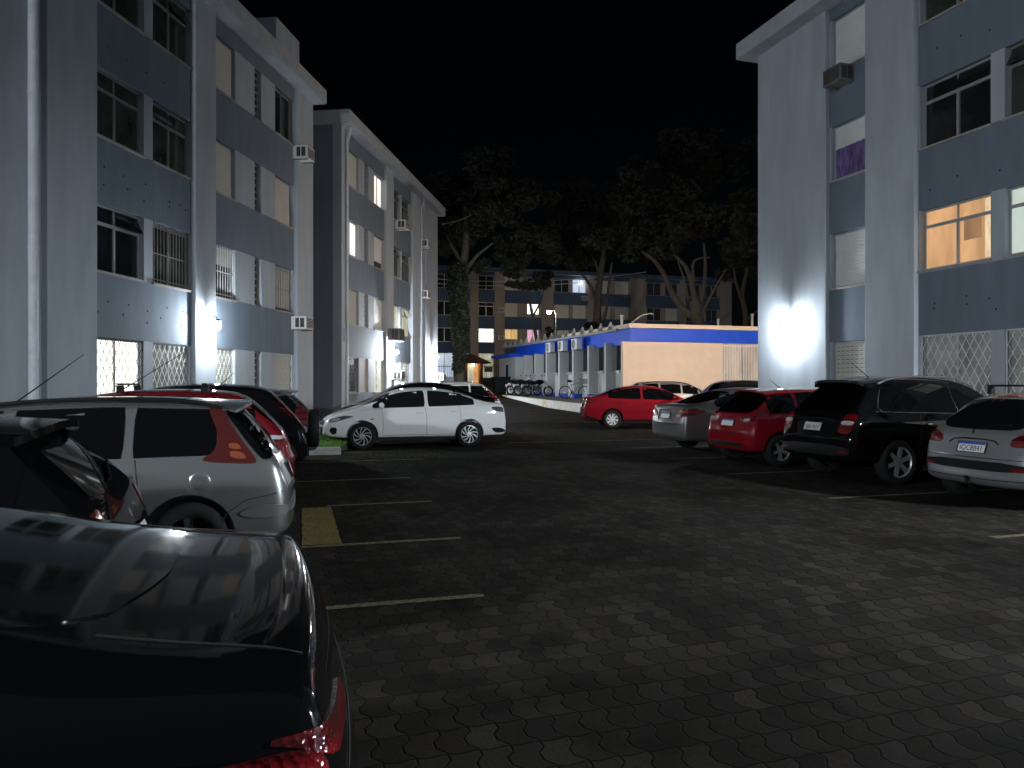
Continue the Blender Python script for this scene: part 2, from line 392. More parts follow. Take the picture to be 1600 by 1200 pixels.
def window(par, a, b, z0, z1, kind='T', pane='glass_dark', yo=.11, frame='alu', sill=True, shut=1.0, shm='shutter', grille=None, curtain=None, holes=False, gm='iron_white'):
    rg = random.Random(int(a * 1000 + z0 * 77)); mb = MB(); t = .045
    fz0 = z0
    mb.box(a, b, yo, yo + .06, z1 - t, z1); mb.box(a, b, yo, yo + .06, fz0, fz0 + t)
    mb.box(a, a + t, yo + .001, yo + .059, fz0 + t, z1 - t); mb.box(b - t, b, yo + .001, yo + .059, fz0 + t, z1 - t)
    tr = None; mid = (a + b) / 2
    if kind == 'T':
        tr = z0 + (z1 - z0) * .72
        mb.box(a + t, b - t, yo - .004, yo + .055, tr - .035, tr + .035)
        mb.box(mid - .018, mid + .018, yo + .002, yo + .05, tr + .035, z1 - t)
        mb.box(mid - .03, mid + .03, yo - .006, yo + .05, z0 + t, tr - .035)
    elif kind == 'P':
        mb.box(mid - .03, mid + .03, yo - .006, yo + .05, z0 + t, z1 - t)
    elif kind == 'N':
        n = 7
        for i in range(1, n): z = z0 + (z1 - z0) * i / n; mb.box(a + t, b - t, yo - .002, yo + .05, z - .018, z + .018)
    w = mb.build("window", M[frame], par)
    if kind == 'T':
        segs = [(a + t, mid - .03, z0 + t, tr - .035, .022), (mid + .03, b - t, z0 + t, tr - .035, .034), (a + t, mid - .018, tr + .035, z1 - t, .03), (mid + .018, b - t, tr + .035, z1 - t, .03)]
    elif kind == 'P': segs = [(a + t, mid - .03, z0 + t, z1 - t, .022), (mid + .03, b - t, z0 + t, z1 - t, .034)]
    else: segs = [(a + t, b - t, z0 + t, z1 - t, .03)]
    p = MB()
    for x0, x1, c, d, yy in segs:
        if kind == 'T' and d == z1 - t and rg.random() < .45:      # tilted-out transom pane
            o = .16; p.add([(x0, yo + yy - o, c - .02), (x1, yo + yy - o, c - .02), (x1, yo + yy, d), (x0, yo + yy, d),
                            (x0, yo + yy - o + .006, c - .02), (x1, yo + yy - o + .006, c - .02), (x1, yo + yy + .006, d), (x0, yo + yy + .006, d)],
                           [(0,1,2,3),(7,6,5,4),(0,4,5,1),(1,5,6,2),(2,6,7,3),(3,7,4,0)])
        else: p.box(x0, x1, yo + yy, yo + yy + .006, c, d)
    if kind != 'S' or shut < .99: p.build("pane", M[pane], w)
    if shm and kind == 'S':
        zb = z1 - t - (z1 - z0 - 2 * t) * shut; s = MB(); n = max(3, int((z1 - t - zb) / .052)); h = (z1 - t - zb) / n
        for i in range(n):
            z = zb + i * h; y = yo - .012
            s.add([(a + t, y + .012, z), (b - t, y + .012, z), (b - t, y, z + .012), (a + t, y, z + .012), (b - t, y, z + h - .008), (a + t, y, z + h - .008), (b - t, y + .012, z + h), (a + t, y + .012, z + h)],
                  [(0,1,2,3), (3,2,4,5), (5,4,6,7)])
            if holes and i % 2 == 0 and z > z0 + .5:
                k = a + .1
                while k < b - .15: s.box(k, k + .10, y - .003, y - .001, z + .014, z + .026, 1); k += .16
        s.build("shutter", [M[shm], M['arch']] if holes else M[shm], w)
    if curtain:
        cm = MB(); n = 40; o = []
        for i in range(n + 1):
            x = a + t + (b - a - 2 * t) * i / n; y = yo - .005 + .026 * math.sin(i * .95 + .6 * math.sin(i * .4)) + .006 * math.sin(i * 2.7)
            o += [(x, y, z0 + t), (x, y, z1 - t if kind != 'S' else z1 - t - (z1 - z0 - 2 * t) * shut)]
        cm.add(o, [(2*i, 2*i+2, 2*i+3, 2*i+1) for i in range(n)]); cm.build("curtain", M[curtain], w, smooth=True)
    if grille == 'D': lattice(a + .01, b - .01, z0 + .01, z1 - .01, yo - .075, w=.012 if pane == 'lit_cream' else .018).build("grille", M[gm], w)
    if grille == 'B':
        g = MB(); n = max(4, int((b - a) / .13))
        for i in range(n + 1): x = a + .02 + (b - a - .04) * i / n; g.tube([(x, yo - .05, z0), (x, yo - .05, z1)], .009, 6)
        for z in (z0 + .1, (z0 + z1) / 2, z1 - .1): g.box(a, b, yo - .056, yo - .044, z - .012, z + .012)
        g.build("grille", M[gm], w)
    if sill: MB().box(a - .03, b + .03, -.05, yo + .02, z0 - .045, z0 - .001).build("sill", M['sill'], w)
    return w

def facade(root, cols, floors, ztop, zbase, depth, s_min, s_max, dark='wall_dark', light='wall_light', core='wall_side', detail=True):
    """pilasters, spandrels, light panels and windows in local coords: x along the wall, -y outwards"""
    MB().box(s_min, s_max, .27, depth, zbase, ztop).build("wall", M[core], root)
    for c in cols:
        if c[0] == 'pil':
            MB().box(c[1], c[2], -c[3], .27, zbase, ztop).build("pilaster", M[light], root, bevel=.012 if detail else 0)
        elif c[0] == 'bay':
            _, s0, s1, wins = c; zz = zbase
            for fi, (z0, z1) in enumerate(floors + [(ztop, None)]):
                MB().box(s0, s1, 0, .27, zz, z0).build("spandrel", M[dark], root)
                if z1 is None: break
                zz = z1; x = s0
                for wv in wins:
                    if wv[0] > x + .01: MB().box(x, wv[0], -.003 if detail else 0, .27, z0, z1).build('wall_panel', M[light], root)
                    x = wv[1]
                if x < s1 - .01: MB().box(x, s1, -.003 if detail else 0, .27, z0, z1).build('wall_panel', M[light], root)
                for wv in wins:
                    k = dict(wv[2][fi]) if wv[2][fi] else None
                    if k is not None:
                        dz = k.pop('dz', 0.0); window(root, wv[0], wv[1], z0 + dz, z1, **k)
                        if dz: MB().box(wv[0], wv[1], 0, .27, z0, z0 + dz).build("wall_panel", M[light], root)
def pipe(root, s, z0, z1, y=-.07, r=.05, elbow=None):
    mb = MB(); pts = [(s, y, z0), (s, y, z1)]
    if elbow: pts += [(s + elbow[0] * .3, y + elbow[1] * .3, z1 + .12), (s + elbow[0], y + elbow[1], z1 + .45), (s + elbow[0], y + elbow[1], z1 + .62)]
    mb.tube(pts, r, 10); z = z0 + 1.2
    while z < z1: mb.lathe([(r, 0), (r + .012, 0), (r + .012, .035), (r, .035)], (s, y, z), 'z', 10); z += 2.75
    return mb.build("drainpipe", M['pipe'], root, smooth=True)
def eave(root, x0, x1, ztop, out, h, depth):
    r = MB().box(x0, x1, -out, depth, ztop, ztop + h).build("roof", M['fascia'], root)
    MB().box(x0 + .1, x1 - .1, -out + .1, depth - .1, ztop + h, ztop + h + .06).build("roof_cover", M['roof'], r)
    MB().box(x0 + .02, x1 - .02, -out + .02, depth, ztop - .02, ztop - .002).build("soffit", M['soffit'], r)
    return r

T = dict(kind='T', pane='glass_green', frame='alu_dark'); TD = dict(kind='T', pane='glass_dark', frame='alu_dark')
S = dict(kind='S'); SW = dict(kind='S', shm='shutter_white'); N = dict(kind='N', pane='louvre', sill=False, frame='alu_dark')
# ---- left near block
sL = lambda Y: (Y - 15.3) / .9912
LB = thing("apartment_block", "four storey blue grey apartment block nearest on the left, with drainpipe and roof tower", "building", (-8.38, 15.3, 0), math.atan2(.9912, .1322), "blue grey apartment blocks")
FL = [(1.16, 2.50), (3.84, 5.23), (6.59, 7.98), (9.30, 10.72)]
G1 = dict(kind='P', pane='lit_cream', grille='D', frame='alu', gm='iron_dark'); G2 = dict(kind='P', pane='lit_grey', grille='D')
A1 = [G1, dict(kind='T', pane='glass_dark', frame='alu'), T, T]
A2 = [G2, dict(kind='P', pane='glass_green', frame='alu_dark', grille='B', gm='alu_dark'), T, T]
B1 = [dict(kind='S', grille='D'), dict(kind='S', shut=.36, pane='glass_dark', grille='B'), S, S]
NN = [N, N, N, N]
B2 = [dict(kind='S', grille='D'), dict(kind='S', shut=.97, grille='B', gm='alu_dark'), S, dict(kind='P', pane='glass_dark', frame='alu_dark', shut=.2)]
colsL = [('pil', -18.2, -16.6, .13), ('bay', -16.6, -14, [(-16.3, -14.4, A1)]), ('pil', -14, -12.2, .13), ('bay', -12.2, -8.6, [(-11.9, -10.3, A1), (-9.9, -8.6, A2)]), ('pil', -8.6, -7.4, .13),
         ('bay', -7.4, -2.5, [(-7.4, -6.1, B1), (-5.0, -4.5, NN), (-3.8, -2.5, B2)]),
         ('pil', -2.5, -1.36, .02), ('pil', -1.36, 0.0, .13),
         ('bay', 0.0, 3.62, [(.0, 1.72, A1), (2.05, 3.62, A2)]), ('pil', 3.62, 4.6, .13),
         ('bay', 4.6, 9.75, [(4.6, 5.85, B1), (7.0, 7.42, NN), (8.35, 9.65, B2)]), ('pil', 9.75, 11.05, .13)]
facade(LB, colsL, FL, 11.15, -.2, 9.0, -18.2, 11.05)
eave(LB, -18.5, 11.2, 11.15, .55, .45, 9.3)
pipe(LB, -1.66, 0, 11.1, -.09, .085)
MB().box(9.2, 11.0, .35, 3.0, 11.6, 13.25).build("roof_tower", M['wall_light'], LB)
hm = MB(); rg = random.Random(3)
for z in (3.0, 3.25, 5.7, 5.9, 8.5):
    for k in range(5): s = .3 + .75 * k + rg.uniform(-.2, .2); MB().lathe([(.0, 0), (.022, 0), (.022, -.004)], (s, -.001, z + rg.uniform(-.1, .1)), 'y', 8).build("weep_hole", M['arch'], LB)

# ---- left far block
oL2 = Vector((-10.52 + .1333 * 29.36, 29.36, 0)); s2 = lambda Y: (Y - 29.36) / .9912
L2 = thing("apartment_block", "four storey blue grey apartment block farther back on the left, behind the white sedan", "building", oL2, math.atan2(.9912, .1322), "blue grey apartment blocks")
F2 = [(1.20, 2.62), (3.95, 5.35), (6.70, 8.10), (9.45, 10.85)]
LW = dict(kind='P', pane='lit_white', frame='alu'); 
B1b = [dict(kind='P', pane='glass_dark', grille='D', gm='alu_dark'), S, LW, S]
Nb = [dict(kind='N', pane='lit_orange', sill=False), N, N, N]
B2b = [dict(kind='P', pane='lit_dim', grille='D'), SW, dict(kind='S', shut=.8, shm='shutter_white'), dict(kind='P', pane='lit_white')]
A1b = [dict(kind='P', pane='glass_dark', curtain='curtain', grille='D'), dict(kind='P', pane='lit_dim', curtain=None), T, T]
A2b = [dict(kind='P', pane='glass_fluted', grille='D'), dict(kind='T', pane='lit_dim', frame='alu_dark'), T, T]
Cb = [dict(kind='P', pane='glass_dark'), dict(kind='P', pane='glass_dark'), dict(kind='P', pane='glass_dark'), dict(kind='P', pane='glass_dark')]
cols2 = [('pil', 0, .62, .10), ('bay', .62, 5.75, [(.62, 2.25, B1b), (3.0, 3.5, Nb), (4.3, 5.75, B2b)]), ('pil', 5.75, 6.9, .13),
         ('bay', 6.9, 12.1, [(6.95, 8.4, A1b), (8.75, 10.35, A2b)]), ('pil', 10.36, 12.1, .13), ('bay', 12.1, 12.95, [(12.12, 12.93, Cb)]), ('pil', 12.95, 15.95, .13)]
cols2[3] = ('bay', 6.9, 10.36, [(6.95, 8.4, A1b), (8.75, 10.35, A2b)])
facade(L2, cols2, F2, 11.5, -.2, 9.0, 0, 15.95)
eave(L2, -.25, 16.4, 11.5, .5, .45, 9.3)
pipe(L2, .40, .3, 10.9, -.17, .055, elbow=(.02, -.12)); pipe(L2, 11.9, .3, 10.9, -.19, .05, elbow=(.02, -.12))
MB().box(.2, .32, -.14, -.10, 3.2, 3.7).build("meter_box", M['pipe'], L2)

# ---- right block (x runs towards the camera from the far corner)
oR = Vector((14.27 - .3083 * 22.53, 22.53, 0))
RB = thing("apartment_block", "four storey blue grey apartment block on the right with a warm lit kitchen window", "building", oR, math.atan2(-.9556, .2946), "blue grey apartment blocks")
FR = [(1.25, 2.62), (3.99, 5.38), (6.74, 8.13), (9.48, 10.87)]
D0 = dict(kind='P', pane='glass_fluted', grille='D', frame='alu', curtain='curtain')
C1 = [dict(kind='S', holes=True), dict(kind='S', shm='shutter_white'), dict(kind='S', shut=.42, shm='shutter_white', pane='purple', curtain='purple'), SW]
D1 = [dict(kind='P', pane='lit_grey', grille='D'), dict(kind='T', pane='lit_warm', frame='alu', dz=.06), dict(kind='T', pane='glass_dark', frame='alu'), T]
D2 = [dict(kind='P', pane='lit_grey', grille='D'), dict(kind='T', pane='lit_green', frame='alu', dz=.06), T, T]
colsR = [('pil', 0, 2.89, .13), ('bay', 2.89, 4.27, [(2.96, 4.27, C1)]), ('pil', 4.27, 5.75, .13),
         ('bay', 5.75, 9.6, [(5.80, 7.55, D1), (7.86, 9.6, D2)]), ('pil', 9.6, 10.7, .13),
         ('bay', 10.7, 14.6, [(10.75, 12.4, D2), (12.75, 14.5, A1)]), ('pil', 14.6, 16.2, .13), ('bay', 16.2, 20.4, [(16.3, 17.9, A2), (18.4, 20.2, A1)]), ('pil', 20.4, 22, .13)]
facade(RB, colsR, FR, 11.15, -.2, 10.0, 0, 22)
eave(RB, -.40, 22.3, 11.15, .60, .45, 10.3)
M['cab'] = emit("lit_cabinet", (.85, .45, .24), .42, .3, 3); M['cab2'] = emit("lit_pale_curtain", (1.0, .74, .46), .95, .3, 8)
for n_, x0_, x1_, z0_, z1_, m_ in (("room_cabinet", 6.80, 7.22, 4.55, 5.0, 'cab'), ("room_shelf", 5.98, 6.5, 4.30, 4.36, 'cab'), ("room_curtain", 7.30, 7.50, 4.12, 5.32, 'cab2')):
    MB().box(x0_, x1_, .136, .140, z0_, z1_).build(n_, M[m_], RB)  # panels glow in front of the pane; room light is in their emission
hm = MB()
for z in (3.1, 3.35, 5.85, 8.7):
    for k in range(5): s = 6.1 + .75 * k + rg.uniform(-.2, .2); MB().lathe([(.0, 0), (.022, 0), (.022, -.004)], (s, -.001, z + rg.uniform(-.1, .1)), 'y', 8).build("weep_hole", M['arch'], RB)

def on(root, s, y, z):
    a = root.rotation_euler.z; c, n = math.cos(a), math.sin(a)
    return Vector((root.location.x + c * s - n * y, root.location.y + n * s + c * y, root.location.z + z))

# ================================================================ wall lamps
def wall_lamp(root, s, z, label, y=-.13, bulb='bulb'):
    t = thing("wall_lamp", label, "wall lamp", on(root, s, y, z), root.rotation_euler.z, "gooseneck wall lamps")
    b = MB().lathe([(0, 0), (.055, 0), (.055, -.015), (.03, -.03), (0, -.03)], (0, 0, 0), 'y', 16)
    arc = [(0, -.01, .0), (0, -.03, .10), (0, -.08, .19), (0, -.16, .245), (0, -.25, .25), (0, -.30, .22), (0, -.31, .17)]
    b.tube(arc, .017, 8); b.build("arm", M['lamp_metal'], t, smooth=True)
    sh = MB().lathe([(.0, .185), (.05, .175), (.09, .145), (.10, .125), (.093, .125), (.045, .160), (.0, .165)], (0, -.31, 0), 'z', 20, closed=True)
    sh.build("shade", M['lamp_metal'], t, smooth=True)
    MB().ball((0, -.31, .005), .088, .088, .09, 16, 10).build("bulb", M[bulb], t, smooth=True)
    return t
wall_lamp(LB, 4.08, 3.00, "lit gooseneck lamp on the near left block, between lattice grille windows")
def added_flood(root, s, z, turn, E, label, tilt=12, visor=False):  # added floodlights stand in for lamps out of view behind the camera
    t = thing("floodlight", label, "floodlight", on(root, s, -.13, z), root.rotation_euler.z, "added floodlights behind the camera")
    MB().box(-.04, .04, -.30, 0, -.04, .04).build("arm", M['lamp_metal'], t)
    h = MB().box(-.22, .22, -.12, 0, -.15, .15).build("housing", M['lamp_metal'], t, bevel=.02); h.location = (0, -.32, 0); h.rotation_euler = (R(tilt), 0, R(turn))
    MB().box(-.16, .16, -.135, -.125, -.10, .10).build("lamp_glass", emit("flood_led", (.88, .95, 1.0), E), h)
    if visor: MB().box(-.30, .30, -.30, 0, .151, .165).build("visor", M['lamp_metal'], h)  # visor added to keep the beam off the left block
added_flood(LB, -17.4, 4.0, 52, 7000, "added cold white floodlight on the near left block behind the camera")
added_flood(RB, 20.9, 4.4, -35, 19000, "added cold white floodlight on the right block behind the camera", 48, True)
wall_lamp(L2, 6.25, 3.02, "lit gooseneck lamp on the far left block, under a dark air conditioner", bulb="bulb2")
wall_lamp(L2, 14.4, 3.08, "lit gooseneck lamp on the end pilaster of the far left block", bulb="bulb2")
wall_lamp(RB, 1.50, 3.08, "lit gooseneck lamp on the right block above the red hatchback")

# ================================================================ air conditioners
def ac_window(root, s, z, label, mat='ac_white', w=.62, h=.42, d=.50, y=0.0):
    t = thing("air_conditioner", label, "air conditioner", on(root, s, y, z), root.rotation_euler.z, "air conditioners on the walls")
    b = MB().box(-w/2, w/2, -d, .02, 0, h).build("casing", M[mat], t, bevel=.015)
    g = MB().box(-w/2 + .05, w/2 - .05, -d - .006, -d - .001, .05, h - .05)
    for sx in (-1, 1):
        x = sx * (w/2 + .001); x2 = sx * (w/2 + .006)
        g.box(min(x, x2), max(x, x2), -d + .06, -d + .20, .06, h - .06); g.box(min(x, x2), max(x, x2), -d + .23, -d + .36, .06, h - .06)
    g.build("vent_grille", M['ac_dark'], t)
    k = MB()
    for i in range(7): k.box(-w/2 + .05, w/2 - .05, -d - .012, -d - .006, .07 + i * .045, .082 + i * .045)
    k.build("louvre", M[mat], t)
    k = MB()
    for sx in (-1, 1): k.box(sx*w*.35 - .015, sx*w*.35 + .015, -d, 0, -.035, -.002)
    k.build("bracket", M['lamp_metal'], t)
    return t
def ac_split(loc, rz, label, mat='ac_white'):
    t = thing("air_conditioner", label, "air conditioner", loc, rz, "outdoor air conditioning units")
    w, h, d = .80, .58, .30
    MB().box(-w/2, w/2, -d, 0, 0, h).build("casing", M[mat], t, bevel=.02)
    f = MB().lathe([(0, -d - .004), (.235, -d - .004), (.235, -d - .001)], (-.1, 0, h/2), 'y', 24); f.build("fan_opening", M['ac_dark'], t)
    g = MB()
    for r in (.06, .12, .18, .235): g.tube([(-.1 + r*math.cos(a*.2618), -d - .014, h/2 + r*math.sin(a*.2618)) for a in range(24)], .006, 5, closed=True)
    for a in range(6): c, s_ = math.cos(a*1.047), math.sin(a*1.047); g.tube([(-.1, -d - .014, h/2), (-.1 + .235*c, -d - .014, h/2 + .235*s_)], .005, 5)
    g.build("fan_guard", M[mat], t, smooth=True)
    k = MB()
    for sx in (-1, 1): k.box(sx*.28 - .02, sx*.28 + .02, -d, .25, -.04, -.002)
    k.build("bracket", M['lamp_metal'], t)
    return t
ac_window(LB, 9.95, 8.86, "white window air conditioner under the top floor window of the near left block", y=0)
ac_window(LB, 9.85, 3.32, "white air conditioner above the lattice grille at the end of the near left block")
ac_window(L2, 7.9, 9.02, "white air conditioner below the top floor windows of the far left block")
ac_window(L2, 12.55, 8.95, "upper white air conditioner in the narrow recess of the far left block", y=.05)
ac_window(L2, 12.55, 6.2, "lower white air conditioner in the narrow recess of the far left block", y=.05)
ac_window(L2, 6.35, 3.55, "big dark air conditioner just above the wall lamp of the far left block", mat='ac_brown', w=.9, h=.55, d=.55, y=-.13)
ac_window(L2, 6.75, 1.75, "white air conditioner near the ground beside a white cloth on the far left block", y=-.13)
ac_window(L2, 15.6, 1.75, "white air conditioner low on the end pilaster of the far left block", y=-.13)
ac_window(RB, 3.45, 9.02, "aged brown air conditioner below the top shutter of the right block", mat='ac_brown', d=.42)

# ================================================================ low blue and beige building
oC = Vector((5.28, 36.52, .68)); rC = math.atan2(.292, .956)
CB = thing("community_building", "low flat building with beige front wall, blue fascia band and pale fins", "building", oC, rC); CB.scale = (1.1, 1.1, 1.1)
# local: x to the right along the beige front, +y away from the camera; fins stand on the left side x=0
SET = .50; ZB = 2.64; ZT = 3.20
MB().box(0, 4.9, 0, .22, 0, ZB).build("wall", M['beige'], CB)
MB().box(4.9, 7.3, 0, .22, 0, .62).build("wall", M['beige'], CB)
MB().box(7.3, 16.0, 0, .22, 0, ZB).build("wall", M['beige'], CB)
cw = MB().box(SET + .05, 16, .36, 7.5, 0, ZB); cw.box(SET + .05, 5.0, 7.5, 19.5, 0, ZB); cw.build("core_wall", M['fin'], CB)
bf = MB().box(SET - .22, 16.0, -.16, .40, ZB + .002, ZT); bf.box(SET - .20, SET + .3, .401, 16.6, ZB - .12, ZT - .003); bf.box(SET - .24, SET + .12, -.18, .12, ZB + .02, ZT + .02)
bf.build("fascia_band", M['blue'], CB)
MB().box(SET - .30, 16, -.22, 8.0, ZT + .021, ZT + .20).build("roof_slab", M['beige'], CB)
for k in range(16):
    y = 1.6 + k * 1.12
    MB().prism([(-.15, 0), (.15, 0), (.015, .36), (-.015, .36)], .09, lambda a, b, c, y=y: (SET - .34 + a, y + c, ZT + .054 + b)).build("roof_spike", M['tile'], CB)
MB().box(SET - .35, 5, 8.0, 19.0, ZT + .001, ZT + .04).build('wing_roof', M['roof'], CB); MB().box(SET - .42, SET + .3, .9, 19.0, ZT - .06, ZT + .055).build('gutter', M['tile'], CB)
for k in range(1, 8):
    y = 2.0 * k
    f = MB().box(0, SET + .06, y - .19, y, .30, ZB + (.0 if k < 6 else -.1)).build("fin", M['fin'], CB)
    MB().box(-.003, SET + .06, y - .193, y + .003, 0, .30).build("base_strip", M['blue'], f)
    w = MB().box(SET - .16, SET + .02, y - .85, y - .20, 1.30, 1.38)
    MB().box(SET - .02, SET + .05, y - 1.80, y - .19, 0, 1.30).build("side_wall", M['fin'], CB)
    w.box(SET - .01, SET + .03, y - .75, y - .22, 1.38, 1.42); w.box(SET - .01, SET + .03, y - .75, y - .22, 2.55, 2.60)
    ww = w.build("window", M['alu'], CB); MB().box(SET + .01, SET + .02, y - .73, y - .24, 1.42, 2.55).build("pane", M['glass_dark'], ww)
MB().box(-.05, SET + .05, 15.6, 19.2, 0, ZB - .15).build("end_wing", M['fin'], CB)
w = MB().box(-.07, -.05, 17.0, 17.6, 1.0, 2.1).build("window", M['alu'], CB); MB().box(-.078, -.071, 17.06, 17.54, 1.06, 2.04).build("pane", M['glass_dark'], w)
MB().box(-.5, SET + .2, 15.4, 19.6, ZB - .15, ZB + .05).build("eave_band", M['blue'], CB)
# barred window
w = MB()
for x in (4.92, 5.98, 7.24): w.box(x, x + .06, .08, .14, .62, ZB - .04)
w.box(4.9, 7.3, .08, .14, .62, .68); w.box(4.9, 7.3, .08, .14, ZB - .06, ZB); w = w.build("window", M['alu'], CB)
MB().box(4.9, 7.3, .16, .18, .64, ZB).build("pane", emit("beige_lit_room", (1.0, .78, .60), .42, .7, 2.0), w)
g = MB()
for i in range(30): x = 4.9 + i * .0827; g.tube([(x, -.03, .60), (x, -.03, ZB + .0)], .014, 6)
g.box(4.9, 7.3, -.035, -.02, .8, .83); g.box(4.9, 7.3, -.035, -.02, 2.5, 2.53); g.build("grille", M['iron_white'], w)
for px, z1 in ((2.9, .75), (4.9, 1.05), (5.6, 1.15), (.4, .8)):
    x = {2.9: 6.55, 4.9: 8.5, 5.6: 9.55, .4: 1.35}[px]
    MB().tube([(x, 3.0, ZT + .1), (x, 3.0, ZT + z1)], .06, 10).lathe([(.06, 0), (.09, 0), (.09, .05), (.0, .08)], (x, 3.0, ZT + z1), 'z', 10).build("vent_pipe", M['fin'], CB, smooth=True)
MB().tube([(1.55, 3.2, ZT + .1), (2.0, 3.2, ZT + .55), (2.5, 3.2, ZT + .9), (2.9, 3.2, ZT + 1.0), (3.1, 3.2, ZT + .95)], .03, 8).build("bent_pipe", M['fin'], CB, smooth=True)
for k, nm in ((5.05, "first"), (7.0, "second"), (8.9, "third")):
    p = Matrix.Translation(oC) @ Matrix.Rotation(rC, 4, 'Z') @ (Vector((SET - .50, k, 2.50)) * 1.1)
    ac_split(p, rC - math.pi / 2, {"first": "white outdoor air conditioner on the blue fascia, nearest the beige front wall", "second": "white outdoor air conditioner in the middle of the three on the blue fascia", "third": "white outdoor air conditioner on the blue fascia, nearest the motorcycles"}[nm])

# platform and whitewashed kerb
k0, k1 = Vector((3.4, 32.6, .66)), Vector((-.45, 49.0, .86))
pl = MB(); pr = [k0, k1, Vector((-.6, 57, .95)), Vector((6, 57, .95)), Vector((16, 42, .74)), Vector((16, 36.4, .66))]
pl.add([tuple(p - Vector((0, 0, .012))) for p in pr] + [(p.x, p.y, -.2) for p in pr], [tuple(range(6))] + [(i, (i+1) % 6, 6 + (i+1) % 6, 6 + i) for i in range(6)])
struct(pl.build("raised_pavement", M['platform']))
kb = MB(); d = (k1 - k0).normalized(); n = Vector((-d.y, d.x, 0)).normalized() * .16
K = 26; 
for i in range(K):
    a, b = k0 + (k1 - k0) * i / K, k0 + (k1 - k0) * (i + 1) / K
    q = [a - n * .2, b - n * .2, b + n, a + n]
    kb.add([tuple(p) for p in q] + [(p.x, p.y, -.2) for p in q], [(0,1,2,3),(0,4,5,1),(1,5,6,2),(2,6,7,3),(3,7,4,0)], 1 if i >= K - 2 else 0)
tag(kb.build("kerb_wall", [M['white_kerb'], M['yellow_kerb']]), "whitewashed low kerb wall beside the bicycle with yellow painted end", "kerb wall")
# yellow painted mark on the kerb face
c = k0 + (k1 - k0) * .41 + n * 1.04
def kf(a, b, cc): return tuple(c + d * a + Vector((0, 0, b)) + n * (cc / .16))
km = MB()
for a0, a1, b0, b1 in ((-.34, .34, -.07, -.02), (-.34, .34, -.42, -.37), (.24, .34, -.37, -.07), (-.34, -.24, -.37, -.07), (-.12, .10, -.22, -.10)):
    km.prism([(a0, b0), (a1, b0), (a1, b1), (a0, b1)], .006, kf)
km.build("painted_mark", M['yellow_kerb'], bpy.data.objects["kerb_wall"])
kc = bpy.data.objects["kerb_wall"]

# ================================================================ grass and concrete kerb beside the white car
q = [(-4.05, 17.05), (-6.9, 16.2), (-7.6, 21), (-6.3, 31), (-4.4, 31), (-3.2, 23.5), (-3.75, 19.5)]
sb = MB(); sb.add([(x, y, gz(y) + .10) for x, y in q] + [(x, y, -.1) for x, y in q], [tuple(range(7))] + [(i, (i+1) % 7, 7 + (i+1) % 7, 7 + i) for i in range(7)])
struct(sb.build("planting_bed", M['soil']))
ck = MB(); a, b = Vector((-3.80, 17.02, 0)), Vector((-6.9, 16.05, 0)); dd = (b - a).normalized(); nn = Vector((dd.y, -dd.x, 0)) * .16
L = [a + nn, b + nn, b - nn, a - nn]
if (a + nn).y > a.y: pass
ck.add([(p.x, p.y, .15) for p in L] + [(p.x, p.y, -.05) for p in L], [(0,1,2,3),(0,4,5,1),(1,5,6,2),(2,6,7,3),(3,7,4,0)])
a, b = Vector((-3.80, 17.05, 0)), Vector((-3.45, 20.2, 0))
struct(ck.build("bed_kerb", M['concrete'], bevel=.02))
gb = MB(); rg = random.Random(11)
def inpoly(x, y, P):
    c = False
    for i in range(len(P)):
        (x1, y1), (x2, y2) = P[i], P[i-1]
        if (y1 > y) != (y2 > y) and x < (x2 - x1) * (y - y1) / (y2 - y1) + x1: c = not c
    return c
cnt = 0
while cnt < 16000:
    x, y = rg.uniform(-7.5, -3.3), rg.uniform(16.4, 30)
    if not inpoly(x, y, q): continue
    if y > 23 and rg.random() < .7: continue
    cnt += 1; a = rg.uniform(0, 6.28); h = rg.uniform(.06, .17); w = rg.uniform(.006, .012); z = gz(y) + .095; lx, ly = rg.uniform(-.06, .06), rg.uniform(-.06, .06)
    cx, sx = math.cos(a) * w, math.sin(a) * w
    gb.add([(x - cx, y - sx, z), (x + cx, y + sx, z), (x + lx + cx*.5, y + ly + sx*.5, z + h*.7), (x + lx*1.8, y + ly*1.8, z + h)], [(0,1,2,3)])
g = struct(gb.build("grass", M['grass']), 'stuff'); g["label"] = "bright green grass strip in front of the white sedan"; g["category"] = "grass"
# weeds and moss growing in the paver joints in front of the white car
gb = MB()
for _ in range(1500):
    x, y = rg.gauss(-2.6, .9), rg.gauss(16.6, .45)
    if not (-4.5 < x < .2 and 15.4 < y < 17.6): continue
    h = rg.uniform(.01, .035); a = rg.uniform(0, 6.28); w = .006; cx, sx = math.cos(a)*w, math.sin(a)*w
    gb.add([(x - cx, y - sx, 0), (x + cx, y + sx, 0), (x + rg.uniform(-.02,.02), y + rg.uniform(-.02,.02), h)], [(0,1,2)])
g = struct(gb.build("weeds", M['weed']), 'stuff'); g["label"] = "sparse weeds growing between the pavers by the white sedan"; g["category"] = "weeds"

